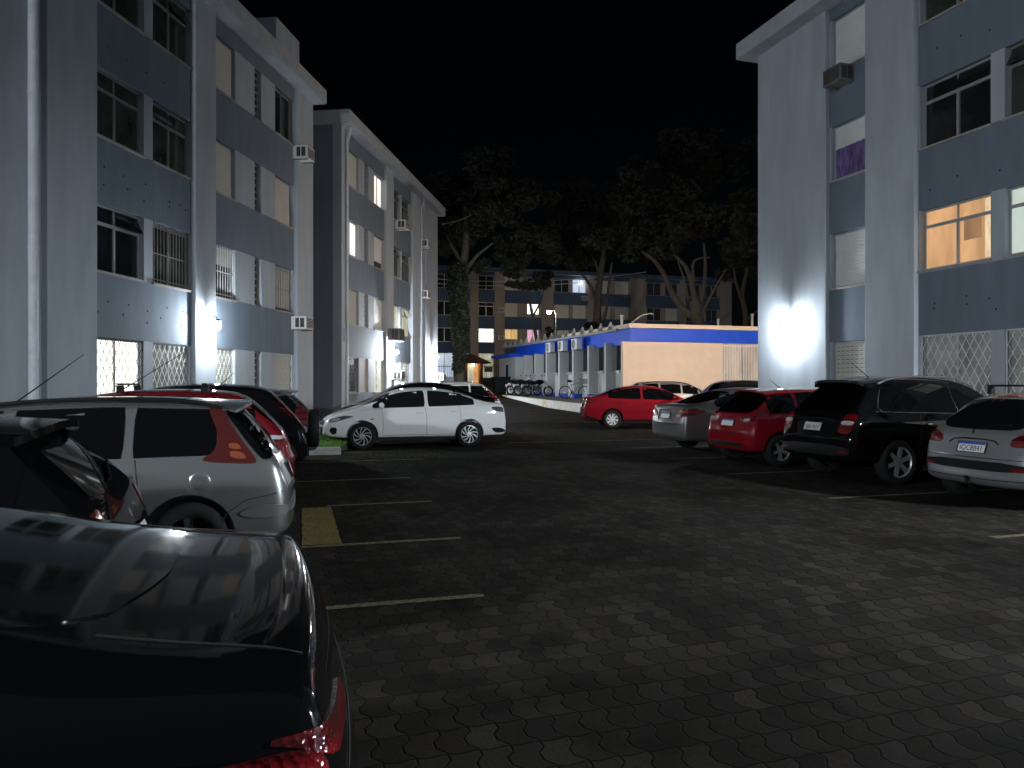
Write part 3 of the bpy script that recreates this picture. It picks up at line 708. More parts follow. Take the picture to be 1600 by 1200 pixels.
# ================================================================ back apartment block
oB = Vector((-9.9, 75.25, 1.6)); rB = math.atan2(.295, .956)
BB = thing("apartment_block", "long tan and navy apartment block far behind the trees with scattered lit windows", "building", oB, rB)
FB = [(.55, 3.05), (4.15, 5.55), (6.80, 8.20), (9.50, 10.9)]
def bw(pane, **k): return dict(kind='P', pane=pane, sill=False, **k)
dk = bw('glass_dark'); sh = dict(kind='S', sill=False)
rg = random.Random(5)
def rcol(): return [bw('glass_dark', grille='B', gm='back_light'), rg.choice([dk, sh]), rg.choice([dk, sh, sh]), rg.choice([dk, sh])]
o_ = 2.5
colsB = [('pil', -6, -4.2, .1), ('bay', -4.2, -.6, [(-4.0, -2.4, rcol()), (-2.3, -.7, rcol())]), ('pil', -.6, 0.0 + .3, .1),
  ('bay', .3, 4.5, [(.5, 2.3, [bw('lit_dim', grille='B', gm='iron_white'), bw('lit_dim'), bw('glass_dark'), dk]), (2.4, 4.3, [bw('lit_blue'), dk, dk, dk])]),
  ('pil', 6.0, 6.8, .12), ('bay', 4.5, 6.0, [(4.7, 5.8, [bw('lit_blue'), dk, dk, dk])]),
  ('bay', 6.8, 8.5, [(6.85, 8.45, [dict(kind='T', pane='lit_dim', grille='B', sill=False), dict(kind='T', pane='lit_cream', sill=False), dict(kind='T', pane='glass_dark', sill=False), dk])]),
  ('pil', 8.5, 9.55, .12),
  ('bay', 9.55, 13.5, [(9.6, 11.0, [sh, bw('lit_yellow', dz=.35), dict(kind='S', sill=False), sh]), (12.0, 13.3, [sh, bw('lit_pink'), bw('lit_cream', dz=.3), dk])]),
  ('pil', 13.5, 14.8, .12),
  ('bay', 14.8, 18.7, [(15.0, 16.6, [dk, sh, sh, dk]), (17.0, 18.5, [dk, dk, sh, bw('lit_blue')])]), ('pil', 18.7, 19.4, .12),
  ('bay', 19.4, 23.6, [(19.6, 21.3, [dk, sh, sh, sh]), (21.8, 23.4, [dk, sh, sh, sh])]), ('pil', 23.6, 25.4, .12),
  ('bay', 25.4, 29.5, [(25.6, 27.3, [dk, dk, dk, dk]), (27.8, 29.3, [dk, dk, sh, dk])]), ('pil', 29.5, 30.2, .12),
  ('bay', 30.2, 34.5, [(30.4, 32.1, [dk, dk, dk, dk]), (32.8, 34.3, [dk, sh, dk, dk])]), ('pil', 34.5, 36, .12)]
facade(BB, colsB, FB, 11.3, -.5, 9, -6, 36, dark='back_dark', light='back_light', core='back_dark', detail=False)
bre = eave(BB, -6.3, 36.3, 11.3, .4, .35, 9.3); bre.data.materials[0] = M['back_dark']
ac_window(BB, 9.1, 7.2, "small air conditioner on the far tan block, upper of two in one column"); ac_window(BB, 9.1, 4.4, "small air conditioner on the far tan block, lower of two in one column")
ac_window(BB, 18.2, 8.7, "white air conditioner high on the far tan block under a lit window"); ac_window(BB, 23.0, 8.8, "aged air conditioner on the far tan block right of the tree trunk", mat='ac_brown')
for s, z, nm in ((17.9, 10.55, "small white balcony light high on the far tan block"),):
    t = thing("balcony_light", nm, "lamp", on(BB, s, -.1, z), rB); MB().ball((0, -.1, 0), .13, .13, .13, 10, 6).build("bulb", M['bulb_small'], t, smooth=True); MB().box(-.06, .06, -.04, .1, -.06, .06).build("socket", M['lamp_metal'], t)

# ================================================================ gatehouse, fence, street lamp, cables
gp = at(736, 597, 62.0); gz0 = gz(62.0)
GH = thing("gatehouse", "small brick gatehouse with brown hipped roof and lamp over its door", "gatehouse", (gp.x, gp.y, gz0), .25)
w = MB().box(-.95, -.45, -.9, .9, 0, 1.95); w.box(.55, .80, -.9, .9, 0, 1.95); w.box(-.45, .55, .6, .9, 0, 1.95); w.build("brick_wall", M['brick'], GH)
MB().box(-.40, .10, -.55, -.50, .02, 1.85).build("door", M['lit_dim'], GH); MB().box(.12, .50, -.55, -.50, .02, 1.85).build("lit_panel", M['lit_orange'], GH)
rf = MB(); e = 1.35; rf.add([(-e, -e, 1.9), (e, -e, 1.9), (e, e, 1.9), (-e, e, 1.9), (-.15, 0, 2.62), (.15, 0, 2.62), (-e, -e, 1.82), (e, -e, 1.82), (e, e, 1.82), (-e, e, 1.82)],
    [(0,1,5,4),(1,2,5),(2,3,4,5),(3,0,4),(0,6,7,1),(1,7,8,2),(2,8,9,3),(3,9,6,0),(9,8,7,6)]); rf.build("roof", M['kiosk_roof'], GH)
MB().ball((-.05, -1.0, 1.68), .10, .10, .10, 10, 8).build("lamp", M['bulb_kiosk'], GH, smooth=True)
f0, f1 = at(684, 598, 64.5), at(800, 598, 64.5); fz = gz(64.5)
FN = thing("metal_fence", "black metal bar fence either side of the gatehouse", "fence", (f0.x, f0.y, fz), 0)
m = MB(); Lf = f1.x - f0.x; n = int(Lf / .16)
for i in range(n + 1): m.tube([(i * Lf / n, 0, 0), (i * Lf / n, 0, 1.75)], .012, 5)
m.build("bar", M['iron_dark'], FN); m = MB()
for z in (.15, 1.55): m.box(0, Lf, -.02, .02, z - .025, z + .025)
m.build("rail", M['iron_dark'], FN)
p = at(763, 577.5, 64.3); sg = thing("notice_sign", "pale green notice board hung on the black fence", "sign", p, 0)
MB().box(-.34, .34, -.03, 0, -.2, .2).build("board", M['sign'], sg); MB().box(-.36, .36, -.04, .0, .2, .225).build("frame", M['lamp_metal'], sg)
p = at(783, 605, 51.5); zb = gz(51.5)
WB = thing("waste_container", "black waste container standing at the end of the white kerb", "waste container", (p.x, p.y, zb), .2)
m = MB(); m.add([(-.42, -.4, .1), (.42, -.4, .1), (.42, .4, .1), (-.42, .4, .1), (-.55, -.5, 1.05), (.55, -.5, 1.05), (.55, .5, 1.05), (-.55, .5, 1.05)], [(0,3,2,1),(4,5,6,7),(0,1,5,4),(1,2,6,5),(2,3,7,6),(3,0,4,7)])
m.build("bin", M['trim'], WB, bevel=.03); MB().box(-.58, .58, -.53, .55, 1.055, 1.14).build("lid", M['trim'], WB, bevel=.03)
for sx in (-.35, .35): MB().lathe([(0, -.03), (.09, -.03), (.09, .03), (0, .03)], (sx, -.3, .09), 'x', 12).build("wheel", M['tyre'], WB)
p = at(703, 582, 57)
BX = thing("planter_box", "white planter box on terracotta blocks beside the dark tree trunk", "planter", (p.x, p.y, gz(57)), .1)
MB().box(-.42, .42, -.25, .25, .45, .95).build("box", M['curtain'], BX, bevel=.02); MB().box(-.36, .36, -.22, .22, 0, .449).build("plinth", M['brick'], BX)
p = at(858, 488, 66); z0 = gz(66)
SL = thing("street_lamp", "tall street lamp glowing warm in front of the far block", "street lamp", (p.x + .6, p.y, z0), 0)
H = p.z - z0
MB().tube([(0, 0, 0), (0, 0, H * .6), (0, 0, H - .2), (-.15, -.05, H + .12), (-.5, -.1, H + .2)], [.09, .08, .06, .045, .04], 10).build("pole", M['lamp_metal'], SL, smooth=True)
MB().add([(-.85, -.25, H + .12), (-.4, -.25, H + .12), (-.4, .05, H + .12), (-.85, .05, H + .12), (-.8, -.2, H + .22), (-.42, -.2, H + .24), (-.42, 0, H + .24), (-.8, 0, H + .22)], [(0,3,2,1),(4,5,6,7),(0,1,5,4),(1,2,6,5),(2,3,7,6),(3,0,4,7)]).build("lamp_head", M['lamp_metal'], SL)
MB().ball((-.62, -.10, H - .02), .15, .15, .13, 12, 8).build("bulb", M['bulb_warm'], SL, smooth=True)
def cable(a, b, sag, label):
    m = MB(); m.tube([tuple(a + (b - a) * i / 20 - Vector((0, 0, sag * 4 * (i/20) * (1 - i/20)))) for i in range(21)], .025, 5)
    tag(m.build("power_cable", M['pipe'], smooth=True), label, "cable", "overhead cables")
cable(at(660, 434, 60), at(1010, 425, 62), .5, "upper overhead cable sagging in front of the far tan block"); cable(at(660, 441, 60), at(960, 436, 60), .4, "lower overhead cable sagging in front of the far tan block")

# unseen lamp added on the right block's end wall to warm the beige wall
t = thing("wall_lamp", "added warm floodlight on the hidden end wall of the right block", "wall lamp", on(RB, -.02, 5.0, 4.6), RB.rotation_euler.z + math.pi * 1.5)
MB().box(-.20, .20, -.14, 0, -.14, .14).build("housing", M['lamp_metal'], t); MB().box(-.18, .18, -.16, -.145, -.12, .12).build("lamp_glass", emit("warm_flood", (1.0, .82, .66), 7600), t); MB().box(-.26, .26, -.75, 0, .145, .16).build("visor", M['lamp_metal'], t)  # visor added on top to keep this light off the trees

# ================================================================ trees
def limb(mb, pts, r0, r1, n=10):
    P = [Vector(p) for p in pts]; out = []
    for i in range(len(P) - 1):
        p0 = P[max(0, i-1)]; p1 = P[i]; p2 = P[i+1]; p3 = P[min(len(P)-1, i+2)]
        for k in range(5):
            t = k / 5; out.append(.5 * ((2*p1) + (p2-p0)*t + (2*p0-5*p1+4*p2-p3)*t*t + (3*p1-p0-3*p2+p3)*t**3))
    out.append(P[-1]); m = len(out)
    mb.tube(out, [r0 + (r1 - r0) * (i / (m-1)) ** .8 * 1.0 for i in range(m)], n)
def leaves(mb, c, r, n, size, rg, flat=.7):
    c = Vector(c)
    for _ in range(n):
        v = Vector((rg.gauss(0, 1), rg.gauss(0, 1), rg.gauss(0, 1))).normalized() * (rg.random() ** .45)
        p = c + Vector((v.x * r, v.y * r, v.z * r * flat)); a = Vector((rg.gauss(0,1), rg.gauss(0,1), rg.gauss(0,.6))).normalized(); b = a.orthogonal().normalized()
        b = Matrix.Rotation(rg.uniform(0, 6.28), 3, a) @ b; s = size * rg.uniform(.6, 1.4)
        mb.add([p - a*s, p - b*s*.45, p + a*s, p + b*s*.45], [(0,1,2,3)])
def tree(label, base, limbs, clusters, leafm, seed, size=.20, dens=1.0, group="trees behind the car park"):
    rg = random.Random(seed); t = thing("tree", label, "tree", base, 0, group); base = Vector(base)
    m = MB()
    for pts, r0, r1 in limbs: limb(m, [Vector(p) - base for p in pts], r0, r1)
    m.build("trunk", M['bark'], t, smooth=True, angle=80)
    lf = MB()
    for c, r, n in clusters:
        c = Vector(c) - base
        for k in range(max(3, int(r * 3.2))):
            v = Vector((rg.gauss(0, 1), rg.gauss(0, 1), rg.gauss(0, 1))).normalized() * r * rg.uniform(.25, 1.0)
            leaves(lf, c + Vector((v.x, v.y, v.z * .7)), r * rg.uniform(.22, .42), int(n * dens / max(3, int(r * 3.2))), size, rg)
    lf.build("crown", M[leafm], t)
    return t
def A(px, py, Y): return tuple(at(px, py, Y))
Y = 52.0
b1 = at(719, 600, Y); b1.z = gz(Y)
t1 = tree("big dark tree wrapped in ivy at the end of the far left block", b1,
    [([tuple(b1), A(717, 560, Y), A(711, 520, Y), A(715, 470, Y), A(722, 425, Y), A(728, 380, Y), A(726, 320, Y)], .42, .22),
     ([A(722, 430, Y), A(745, 400, Y), A(770, 380, Y-1)], .2, .05), ([A(720, 410, Y), A(700, 372, Y), A(690, 345, Y+1)], .18, .05), ([A(727, 370, Y), A(760, 330, Y), A(790, 310, Y+1)], .15, .04), ([A(690, 350, Y-2), A(715, 345, Y-2), A(738, 335, Y-2)], .08, .03)],
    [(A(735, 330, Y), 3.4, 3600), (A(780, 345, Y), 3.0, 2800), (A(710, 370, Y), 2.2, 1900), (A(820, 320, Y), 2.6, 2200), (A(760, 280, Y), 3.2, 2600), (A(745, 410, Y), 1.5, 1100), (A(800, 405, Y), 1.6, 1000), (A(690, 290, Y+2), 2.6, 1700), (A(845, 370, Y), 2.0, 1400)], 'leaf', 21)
iv = MB(); rgi = random.Random(9)
for i in range(26):
    u = i / 25; py = 575 - 150 * u; px = 716 + 4 * math.sin(u * 5) + 3 * u
    leaves(iv, Vector(A(px, py, Y - .3)) - b1, .42 + .38 * u, 420, .13, rgi, 1.0)
iv.build("ivy", M['ivy'], t1)
Y = 57.0
b2 = at(845, 560, Y); b2.z = gz(Y)
tree("slender leaning tree left of the warm street lamp", b2, [([tuple(b2), A(838, 530, Y), A(831, 490, Y), A(824, 450, Y), A(815, 415, Y)], .16, .07), ([A(832, 495, Y), A(845, 470, Y), A(852, 440, Y)], .09, .03), ([A(826, 460, Y), A(806, 445, Y), A(790, 430, Y)], .06, .02)],
    [(A(820, 430, Y), 1.7, 1000), (A(858, 440, Y), 1.6, 900), (A(850, 395, Y), 1.8, 1000), (A(800, 440, Y), 1.1, 450), (A(858, 515, Y), .9, 420), (A(880, 400, Y), 1.5, 700)], 'leaf2', 33, size=.17)
Y = 59.0
b3 = at(932, 555, Y); b3.z = gz(Y)
tree("forked tree rising behind the blue fascia beside the far block", b3, [([tuple(b3), A(933, 510, Y), A(934, 470, Y), A(938, 430, Y), A(945, 390, Y)], .42, .20), ([A(934, 475, Y), A(924, 450, Y), A(912, 432, Y), A(895, 422, Y)], .20, .06), ([A(932, 520, Y), A(946, 490, Y), A(950, 455, Y), A(956, 410, Y)], .18, .08), ([A(938, 430, Y), A(925, 400, Y), A(905, 375, Y)], .14, .04)],
    [(A(920, 385, Y), 2.6, 2000), (A(960, 370, Y), 2.4, 1900), (A(895, 415, Y), 1.6, 900), (A(935, 330, Y), 3.0, 2300), (A(890, 350, Y), 2.2, 1500), (A(930, 508, Y), .9, 400), (A(975, 320, Y), 2.4, 1600), (A(900, 300, Y+1), 2.4, 1500)], 'leaf', 44)
Y = 50.0
b4 = at(1092, 560, Y); b4.z = gz(Y)
tree("large spreading tree with pale forked limbs above the beige wall", b4, [([tuple(b4), A(1091, 520, Y), A(1088, 495, Y), A(1086, 470, Y)], .55, .38),
     ([A(1088, 498, Y), A(1070, 485, Y), A(1052, 462, Y), A(1038, 430, Y), A(1022, 407, Y), A(1003, 393, Y)], .30, .09), ([A(1086, 472, Y), A(1080, 440, Y), A(1070, 415, Y), A(1053, 398, Y), A(1035, 385, Y)], .22, .07),
     ([A(1086, 475, Y), A(1083, 440, Y), A(1083, 412, Y), A(1092, 404, Y), A(1110, 402, Y)], .14, .05), ([A(1076, 470, Y), A(1070, 440, Y), A(1058, 405, Y)], .10, .04), ([A(1090, 490, Y), A(1100, 450, Y), A(1102, 415, Y), A(1100, 380, Y)], .2, .07), ([A(1092, 500, Y), A(1112, 460, Y), A(1135, 420, Y)], .16, .05)],
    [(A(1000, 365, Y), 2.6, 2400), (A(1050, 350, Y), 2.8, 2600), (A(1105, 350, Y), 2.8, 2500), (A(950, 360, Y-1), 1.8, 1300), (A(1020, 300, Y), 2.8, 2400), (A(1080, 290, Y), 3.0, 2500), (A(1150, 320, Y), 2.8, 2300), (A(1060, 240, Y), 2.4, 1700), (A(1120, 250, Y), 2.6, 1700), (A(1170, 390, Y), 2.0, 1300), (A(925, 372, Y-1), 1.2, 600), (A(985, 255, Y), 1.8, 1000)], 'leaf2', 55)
Y = 58.0
b5 = at(1165, 560, Y); b5.z = gz(Y)
tree("darker bare stemmed tree close to the right block corner", b5, [([tuple(b5), A(1165, 500, Y), A(1160, 460, Y), A(1168, 420, Y)], .26, .12), ([A(1162, 480, Y), A(1150, 440, Y), A(1146, 415, Y)], .14, .05), ([A(1165, 500, Y), A(1185, 485, Y), A(1205, 470, Y)], .12, .04)],
    [(A(1165, 420, Y), 2.2, 1400), (A(1195, 380, Y), 2.6, 1500), (A(1140, 400, Y), 1.5, 800), (A(1225, 440, Y), 2.2, 1100)], 'leaf', 66)

# ================================================================ vehicles
def text(s, size, mat, par, mtx, name="lettering"):
    c = bpy.data.curves.new(name, 'FONT'); c.body = s; c.size = size; c.align_x = 'CENTER'; c.align_y = 'CENTER'; c.extrude = .0008; c.space_character = 1.05
    o = bpy.data.objects.new(name, c); COL.objects.link(o); bpy.context.view_layer.update()
    me = bpy.data.meshes.new_from_object(o.evaluated_get(bpy.context.evaluated_depsgraph_get())); bpy.data.objects.remove(o)
    me.materials.clear(); me.materials.append(M[mat]); o = bpy.data.objects.new(name, me); COL.objects.link(o); o.parent = par; o.matrix_basis = mtx
    return o
def lerp(a, b, t): return a + (b - a) * t
def interp(tab, x, k):
    if x <= tab[0][0]: return tab[0][k]
    for a, b in zip(tab, tab[1:]):
        if x <= b[0]: return lerp(a[k], b[k], (x - a[0]) / max(1e-6, b[0] - a[0]))
    return tab[-1][k]
# x, sill, belt, top, half width, half width at the roof edge
ST = {
 'hatch': [(0,.37,.58,.63,.70,.62),(.05,.29,.68,.74,.77,.66),(.10,.26,.86,.91,.795,.68),(.16,.25,.94,1.0,.805,.68),(.50,.24,.94,1.37,.825,.545),(.72,.24,.935,1.435,.835,.56),(1.4,.23,.925,1.46,.845,.565),(2.05,.23,.915,1.43,.845,.56),(2.42,.23,.905,1.34,.845,.545),(3.0,.23,.90,.97,.835,.68),(3.4,.24,.82,.87,.815,.63),(3.7,.26,.72,.76,.76,.57),(3.84,.30,.58,.61,.66,.5),(3.88,.38,.48,.52,.60,.45)],
 'wagon': [(0,.36,.60,.66,.68,.60),(.05,.28,.74,.79,.76,.65),(.11,.25,.88,.93,.785,.67),(.18,.24,.93,1.02,.795,.66),(.40,.24,.945,1.37,.81,.56),(.58,.24,.94,1.43,.82,.565),(1.4,.23,.93,1.455,.83,.57),(2.2,.23,.91,1.43,.83,.56),(2.55,.23,.90,1.34,.83,.55),(3.15,.23,.90,.97,.82,.68),(3.55,.24,.82,.87,.80,.62),(3.85,.26,.72,.76,.75,.57),(3.99,.30,.58,.61,.66,.5),(4.03,.38,.48,.52,.60,.45)],
 'suv': [(0,.46,.66,.72,.78,.68),(.06,.38,.82,.87,.84,.72),(.13,.34,1.0,1.06,.87,.74),(.22,.33,1.08,1.14,.88,.73),(.56,.32,1.10,1.56,.90,.61),(.78,.32,1.09,1.655,.905,.625),(1.6,.32,1.07,1.69,.915,.635),(2.3,.32,1.05,1.66,.915,.63),(2.68,.32,1.04,1.56,.915,.61),(3.25,.32,1.04,1.11,.905,.75),(3.7,.33,.97,1.02,.88,.70),(4.12,.36,.86,.90,.84,.64),(4.33,.42,.66,.70,.74,.55),(4.38,.50,.60,.64,.68,.5)],
 'sedan': [(0,.37,.62,.66,.70,.60),(.05,.29,.80,.85,.78,.66),(.09,.26,.99,1.05,.80,.68),(.14,.25,1.03,1.09,.81,.68),(.50,.24,1.02,1.10,.83,.68),(.86,.24,1.0,1.26,.85,.60),(1.25,.24,.985,1.40,.86,.56),(1.75,.24,.97,1.465,.87,.565),(2.2,.24,.96,1.475,.87,.565),(2.65,.24,.95,1.43,.87,.56),(2.95,.24,.945,1.35,.87,.55),(3.55,.24,.94,1.02,.86,.70),(3.95,.25,.87,.92,.84,.66),(4.28,.27,.77,.81,.78,.6),(4.43,.31,.58,.62,.68,.5),(4.47,.38,.5,.55,.62,.48)],
 'fast': [(0,.40,.60,.66,.78,.70),(.04,.33,.82,.86,.835,.75),(.08,.30,.97,1.02,.855,.78),(.14,.28,1.01,1.055,.865,.78),(.45,.27,1.02,1.09,.875,.74),(.80,.27,1.0,1.18,.88,.67),(1.3,.27,.985,1.33,.885,.60),(1.8,.27,.975,1.41,.885,.585),(2.3,.27,.965,1.425,.885,.585),(2.7,.27,.95,1.38,.885,.575),(3.0,.27,.945,1.30,.88,.57),(3.6,.27,.93,1.0,.87,.70),(4.0,.27,.86,.90,.85,.66),(4.35,.29,.76,.79,.78,.6),(4.5,.33,.58,.62,.68,.5),(4.54,.40,.5,.55,.62,.48)],
}
PR = {
 'hatch': dict(ra=.62, wb=2.44, wr=.30, dlo=(.42, 2.95), pil=[(1.0,1.06),(1.86,1.93)], rg=(.98,1.345,.66,.52), fg=(.97,1.31,.68,.52), seam=(.98,1.9,2.82)),
 'wagon': dict(ra=.78, wb=2.44, wr=.30, dlo=(.58, 3.10), pil=[(1.20,1.27),(2.06,2.13)], rg=(.95,1.345,.66,.53), fg=(.97,1.31,.68,.52), seam=(1.15,2.1,3.0)),
 'suv': dict(ra=.90, wb=2.63, wr=.345, dlo=(.50, 3.25), pil=[(1.02,1.06),(2.05,2.14)], rg=(1.11,1.53,.72,.56), fg=(1.12,1.52,.74,.57), seam=(1.3,2.1,3.05)),
 'sedan': dict(ra=.98, wb=2.60, wr=.315, dlo=(.84, 3.55), pil=[(2.0,2.08)], rg=(1.115,1.375,.66,.54), fg=(1.03,1.33,.68,.53), seam=(1.2,2.05,3.1)),
 'fast': dict(ra=1.0, wb=2.68, wr=.33, dlo=(.75, 3.55), pil=[(1.25,1.30),(2.1,2.18)], rg=(1.105,1.36,.70,.57), fg=(1.03,1.29,.68,.54), seam=(1.3,2.15,3.2)),
}
def cage(st, bow=.06):
    bm = bmesh.new(); cl = bm.edges.layers.float.new('crease_edge'); rows = []; L = st[-1][0]
    for x, s, b, t, hw, yt in st:
        c = min(1, max(0, (t - b - .06) / .35))
        half = [(0, s), (.80*hw, s), (.965*hw, s + .05), (hw, s + .48*(b-s)), (.985*hw, s + .84*(b-s)), (lerp(.94, .93, c)*hw, b), (yt, t - lerp(.015, .055, c)), (.6*yt, t - lerp(.006, .012, c)), (0, t)]
        def bx(y):
            q = 1 - (y / max(hw, .01)) ** 2
            if x < .35: return x - bow * q * (1 - x / .35)
            if x > L - .45: return x + bow * 1.6 * q * (1 - (L - x) / .45)
            return x
        l = [bm.verts.new((bx(y), y, z)) for y, z in half]
        r = [l[0]] + [bm.verts.new((bx(y), -y, z)) for y, z in half[1:-1]] + [l[8]]
        rows.append((l, r))
    for (l0, r0), (l1, r1) in zip(rows, rows[1:]):
        for j in range(8):
            bm.faces.new((l0[j], l1[j], l1[j+1], l0[j+1])); bm.faces.new((r0[j+1], r1[j+1], r1[j], r0[j]))
    for (l, r), x, dx in ((rows[0], st[0][0], -bow), (rows[-1], L, bow * 1.6)):
        cs = {1: l[0], 8: l[8]}
        for j in range(2, 8): cs[j] = bm.verts.new((x + dx, 0, l[j].co.z))
        for j in range(1, 8):
            for side in (l, r):
                f = [side[j], side[j+1], cs[j+1], cs[j]] if j < 7 else [side[7], cs[8], cs[7]]
                bm.faces.new(f)
    bmesh.ops.recalc_face_normals(bm, faces=bm.faces)
    bm.edges.ensure_lookup_table()
    for rw, (l, r) in enumerate(rows[:-1]):
        l1, r1 = rows[rw+1]
        for j, cv in ((5, .30), (2, .4), (6, .25)):
            for a, b in ((l[j], l1[j]), (r[j], r1[j])):
                e = bm.edges.get((a, b))
                if e: e[cl] = cv
    for l, r in (rows[0], rows[-1]):
        for j in range(8):
            for sd in (l, r):
                e = bm.edges.get((sd[j], sd[j+1]))
                if e: e[cl] = .2
    me = bpy.data.meshes.new("body"); bm.to_mesh(me); bm.free(); return me
class Body: pass
def evaluated(o):
    bpy.context.view_layer.update()
    return bpy.data.meshes.new_from_object(o.evaluated_get(bpy.context.evaluated_depsgraph_get()))
BODYC = {}
def body_mesh(key, st, p, lvl):
    if key in BODYC: return BODYC[key]
    me = cage(st); o = bpy.data.objects.new("tmp", me); COL.objects.link(o)
    m = o.modifiers.new("s", 'SUBSURF'); m.levels = lvl; m.render_levels = lvl
    full = evaluated(o); bv = BVHTree.FromPolygons([v.co.copy() for v in full.vertices], [tuple(q.vertices) for q in full.polygons])
    o.modifiers.clear(); o.data = full
    full.materials.append(M['p_white']); full.materials.append(M['arch'])
    c = MB(); W = interp(st, p['ra'], 4); ra = p['wr'] + .055
    for x in (p['ra'], p['ra'] + p['wb']):
        for s in (1, -1): c.lathe([(0, s*(W-.28)), (ra, s*(W-.28)), (ra, s*(W+.2)), (0, s*(W+.2))], (x, 0, p['wr'] + .01), 'y', 40)
    c.mi = [1] * len(c.f)
    co = c.build("tmpc", [M['p_white'], M['arch']], weld=True); co.data.polygons.foreach_set("material_index", [1] * len(co.data.polygons))
    b = o.modifiers.new("b", 'BOOLEAN'); b.operation = 'DIFFERENCE'; b.object = co; b.solver = 'EXACT'
    cut = evaluated(o); bpy.data.objects.remove(co); bpy.data.objects.remove(o)
    cut.polygons.foreach_set("use_smooth", [True] * len(cut.polygons)); cut.set_sharp_from_angle(angle=R(38))
    BODYC[key] = (cut, bv); return BODYC[key]
def chaikin(P, n=2, q=.22):
    for _ in range(n):
        o = []
        for a, b in zip(P, P[1:] + P[:1]): o += [(lerp(a[0], b[0], q), lerp(a[1], b[1], q)), (lerp(a[0], b[0], 1-q), lerp(a[1], b[1], 1-q))]
        P = o
    return P
class Car:
    def __init__(c, kind, loc, ang, paint, label, cat="car", name="parked_car", scl=(1,1,1), lvl=2, wheel='cover', group="cars in the car park", glass='cglass', z=None, bodykey=None):
        c.sx, c.sy, c.sz = scl; c.p = dict(PR[kind]); c.kind = kind; c.glass = glass
        c.st = [(x*c.sx, s*c.sz, b*c.sz, t*c.sz, hw*c.sy, yt*c.sy) for x, s, b, t, hw, yt in ST[kind]]
        for k in ('ra', 'wb'): c.p[k] *= c.sx
        c.p['dlo'] = tuple(x*c.sx for x in c.p['dlo']); c.p['pil'] = [(a*c.sx, b*c.sx) for a, b in c.p['pil']]; c.p['seam'] = tuple(x*c.sx for x in c.p['seam'])
        for k in ('rg', 'fg'): a = c.p[k]; c.p[k] = (a[0]*c.sz, a[1]*c.sz, a[2]*c.sy, a[3]*c.sy)
        zz = gz(loc[1]) if z is None else z
        c.root = thing(name, label, cat, (loc[0], loc[1], zz), R(ang), group)
        me, c.bv = body_mesh((kind, scl, lvl), c.st, c.p, lvl)
        me = me.copy(); me.materials.clear(); me.materials.append(M[paint]); me.materials.append(M['arch'])
        b = bpy.data.objects.new("body", me); COL.objects.link(b); b.parent = c.root; c.body = b; c.paint = paint
        c.L = c.st[-1][0]; c.wheels(wheel)
        sh = MB(); W = interp(c.st, c.p['ra'], 4); sh.box(c.p['ra'] + .2, c.p['ra'] + c.p['wb'] - .2, -W + .12, W - .12, .19*c.sz, .28*c.sz); sh.build("underbody", M['arch'], c.root)
    def T(c, x): return interp(c.st, x, 3)
    def B(c, x): return interp(c.st, x, 2)
    def hit(c, proj, a, b):
        s = 1
        if proj in ('L', 'R'):
            s = 1 if proj == 'L' else -1; o, d = Vector((a, 4*s, b)), Vector((0, -s, 0))
        elif proj == 'rear': o, d = Vector((-4, a, b)), Vector((1, 0, 0))
        elif proj == 'front': o, d = Vector((c.L + 4, a, b)), Vector((-1, 0, 0))
        elif proj == 'top': o, d = Vector((a, b, 5)), Vector((0, 0, -1))
        h, n, i, dist = c.bv.ray_cast(o, d)
        if h is None:
            g = {'L': Vector((a, .8, b)), 'R': Vector((a, -.8, b)), 'rear': Vector((.1, a, b)), 'front': Vector((c.L - .1, a, b)), 'top': Vector((a, b, 1.2))}[proj]
            h, n, i, dist = c.bv.find_nearest(g)
        if n.dot(d) > 0: n = -n
        return h, n
    def patch(c, name, proj, poly, mat, off=.004, par=None, smooth=2, sp=.07, depth=.02):
        P = chaikin(list(poly), smooth) if smooth else list(poly); out = []
        for a, b in zip(P, P[1:] + P[:1]):
            k = max(1, int(math.hypot(b[0]-a[0], b[1]-a[1]) / sp))
            for i in range(k): out.append((lerp(a[0], b[0], i/k), lerp(a[1], b[1], i/k)))
        n = len(out); pts = [Vector(p) for p in out]
        x0, x1 = min(p[0] for p in out), max(p[0] for p in out); z0, z1 = min(p[1] for p in out), max(p[1] for p in out)
        x = x0 + sp/2
        while x < x1:
            z = z0 + sp/2
            while z < z1:
                if inpoly(x, z, out) and min(math.hypot(x-p[0], z-p[1]) for p in out) > sp*.4: pts.append(Vector((x, z)))
                z += sp
            x += sp
        vs, es, fs, ov, oe, of = delaunay_2d_cdt(pts, [(i, (i+1) % n) for i in range(n)], [list(range(n))], 1, 1e-5)
        co, inn = [], []
        for v in vs:
            h, nn = c.hit(proj, v.x, v.y); co.append(h + nn * off); inn.append(h - nn * depth)
        m = MB(); nv = len(co); ed = {}
        for f in fs:
            for a, b in zip(f, list(f[1:]) + [f[0]]): ed[(a, b)] = ed.get((a, b), 0) + 1
        faces = [tuple(f) for f in fs]
        for (a, b) in ed:
            if (b, a) not in ed: faces.append((b, a, nv + a, nv + b))
        m.add(co + inn, faces)
        me = bpy.data.meshes.new(name); me.from_pydata(m.v, [], m.f); me.materials.append(M[mat]); me.update()
        me.polygons.foreach_set("use_smooth", [True]*len(me.polygons)); me.set_sharp_from_angle(angle=R(45))
        o = bpy.data.objects.new(name, me); COL.objects.link(o); o.parent = par or c.root
        bm = bmesh.new(); bm.from_mesh(me); bmesh.ops.recalc_face_normals(bm, faces=bm.faces)
        bm.to_mesh(me); bm.free(); return o
    def both(c, name, poly, mat, sides=('L', 'R'), **k): return [c.patch(name, s, poly, mat, **k) for s in sides]
